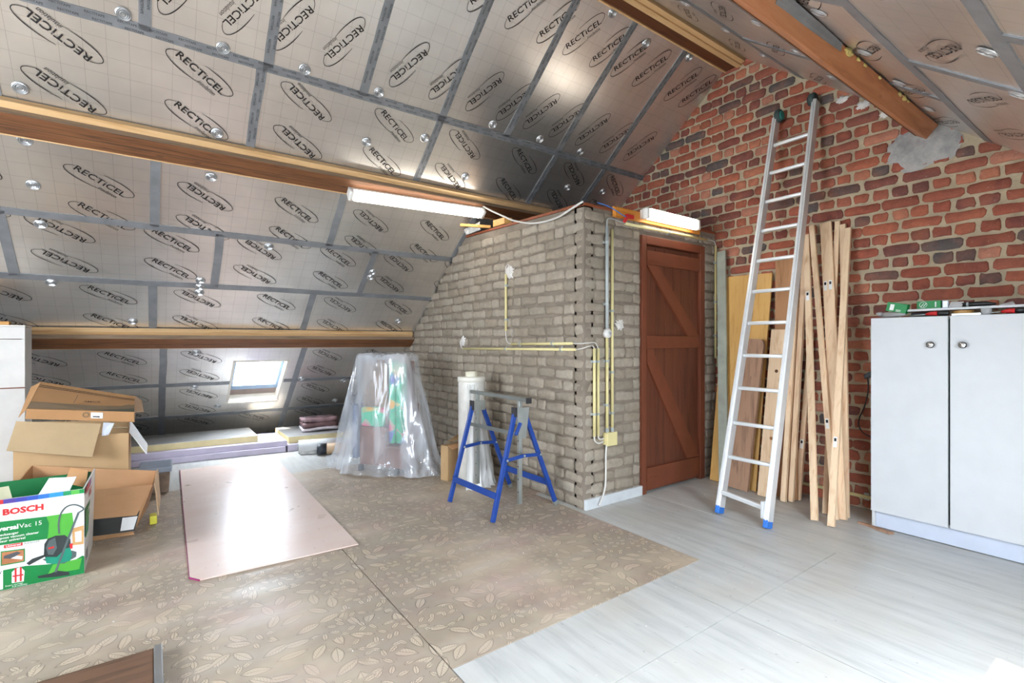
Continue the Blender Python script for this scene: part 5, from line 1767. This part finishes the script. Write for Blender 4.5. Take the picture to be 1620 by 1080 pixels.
fprint('vacuum_print', [(-.415, .205), (-.392, .214), (-.385, .16), (-.400, .13), (-.418, .135), (-.426, .17)], M_VG, .0018)
fprint('vacuum_print', [(-.418, .170), (-.396, .172), (-.396, .163), (-.418, .161)], M_RED, .0020)
fprint('vacuum_print', [(-.497, .112), (-.487, .100), (-.467, .110), (-.427, .129), (-.429, .139), (-.476, .129)], M_VD, .0016)
ribbon('hose_print', [(-.377, .23), (-.379, .282), (-.37, .332), (-.348, .361), (-.318, .365), (-.291, .348), (-.284, .334), (-.303, .322)], .007, M_VG, .0016)
ribbon('pipe_print', [(-.303, .323), (-.345, .19), (-.391, .039)], .009, M_VG, .0022)
fprint('nozzle_print', [(-.457, .038), (-.406, .039), (-.385, .046), (-.34, .028), (-.338, .011), (-.396, .017), (-.453, .027)], M_VD, .0020)
fprint('vacuum_print', [(-.338, .168), (-.326, .171), (-.326, .144), (-.335, .143)], M_RED, .0020)
fprint('storage_icon', [(-.548, .029), (-.506, .026), (-.503, .076), (-.512, .092), (-.522, .099), (-.535, .095), (-.548, .082)], M_BW, .0010)
for a in (-.538, -.520):
    fprint('storage_icon', [(a, .030), (a + .007, .030), (a + .007, .098), (a, .098)], M_RED, .0013)
fprint('storage_icon', [(-.545, .058), (-.507, .056), (-.507, .063), (-.545, .065)], M_RED, .0014)
fprint('lettering', None, M_BW, .0012, [dict(txt='Smart storage', size=.011, pos=(-.540, .020)), dict(txt='Full mobility', size=.011, pos=(-.520, .011))])
# print on the right side wall
def sprint(nm, poly, mat, d=.0006, lettering=None):
    bm = bmesh.new()
    if poly: flat_poly(bm, poly)
    if lettering:
        for a in lettering: add_text(bm, **a)
    me = bpy.data.meshes.new(nm); bm.to_mesh(me); bm.free()
    o = link(nm, me, mat, rw_)
    p0, p1 = Vector((bx1, by0 + .006, 0)), Vector((bx1, by1, 0))
    up = Vector((.010 * .5, 0, bh)).normalized()
    o.matrix_local = Matrix.Translation(-Vector(ORG[t.name])) @ frame_matrix(p0 + Vector((d + .0005, 0, 0)), (0, 1, 0), (.006, 0, bh))
    return o
sw = by1 - by0 - .006
for c, a, b in zip(('#b5303c', '#8a4a9a', '#3f6fc0', '#9fb8e0'), (0, .17, .28, .36), (.17, .28, .36, sw)):
    sprint('colour_strip', [(a, .405), (b, .405), (b, .4385), (a, .4385)], plain(c, .45, 0, .02), .001)
sprint('green_field', [(0, .18), (sw, .18), (sw, .33), (0, .33)], M_BG, .001)
sprint('lettering', None, M_RED, .002, [dict(txt='BOSCH', size=.05, pos=(.24, .37), bold=.002)])
sprint('lettering', None, M_BW, .002, [dict(txt='UniversalVac 15', size=.036, pos=(.22, .30), bold=.001), dict(txt='vacuum cleaner', size=.026, pos=(.2, .26)), dict(txt='universal', size=.026, pos=(.2, .22))])
sprint('text_panel', [(.03, .03), (.15, .03), (.15, .12), (.03, .12)], M_PAPER, .001)
for k in range(6):
    sprint('barcode_print', [(.05 + .014 * k, .045), (.056 + .014 * k, .045), (.056 + .014 * k, .105), (.05 + .014 * k, .105)], M_INK, .0016)
# packing inserts standing in the box
IG = 'packing inserts in the vacuum box'
single('packing_insert', G().sheet([(-.50, 3.48, .36), (-.365, 3.50, .37), (-.335, 3.63, .455), (-.45, 3.66, .455)], .004, 5, 4, .003, 1), M_PAPER, 'white packing insert sticking out of the vacuum box', 'insert', (-.43, 3.6, .36), IG)
single('packing_insert', G().sheet([(-.40, 3.76, .40), (-.30, 3.66, .38), (-.295, 3.76, .455), (-.375, 3.80, .475)], .004, 4, 4, .002, 2), CARD1, 'brown packing insert leaning in the back of the vacuum box', 'insert', (-.34, 3.7, .4), IG)
single('packing_insert', G().sheet([(-.62, 3.42, .30), (-.535, 3.45, .30), (-.58, 3.50, .475), (-.68, 3.47, .475)], .004, 4, 4, .002, 3), plain('#cfc9a6', .6, 0, .05, name='cream_insert'), 'cream packing insert with a drawn ring in the vacuum box', 'insert', (-.6, 3.46, .3), IG)

# ================================================================== FOREGROUND HATCH
t = thing('floor_hatch', 'dark brown wooden hatch with a grey metal edge in the foreground', 'hatch', (-.45, 1.8, 0))
G().box(-.95, .006, .95, 2.335, .004, .032, .003).obj('lid_panel', wood('#6a4c38', '#42301f', (1, 14, 14), 2.2, .5, True, name='dark_hatch_wood'), t)
G().box(.007, .034, .95, 2.338, .004, .040, .004).obj('metal_edge', plain('#8e8c8a', .4, .5, .08, name='grey_edging'), t)
G().box(-.95, .006, 2.3355, 2.341, .004, .028).obj('front_lath', wood('#5a3f2c', '#3a291c', (1, 14, 14), 2.2, .5, False, name='hatch_edge'), t)

# plaster crumbs swept about the floor
rc = random.Random(30)
vs, fs = [], []
for k in range(260):
    x, y = rc.uniform(-.25, 3.7), rc.uniform(1.0, 4.6)
    if x < .1 and (y > 3.3 or y < 2.4) or x > 1.2 and y > 2.6 or .13 < x < 1.06 and y > 2.86 or x > 2.45 and y > 2.5:
        continue
    r_ = rc.uniform(.0015, .0045)
    b = len(vs)
    for dx, dy, dz in ((1, 0, 0), (0, 1, 0), (-1, 0, 0), (0, -1, 0), (.1, .1, .7)):
        vs.append((x + dx * r_ * rc.uniform(.6, 1.5), y + dy * r_ * rc.uniform(.6, 1.5), .0015 + dz * r_))
    fs += [(b + i, b + (i + 1) % 4, b + 4) for i in range(4)]
o = link('plaster_crumbs', mesh('plaster_crumbs', vs, fs), M_PLASTER)
tag(o, 'tiny white plaster crumbs scattered over the whole floor', 'debris')
o['kind'] = 'stuff'
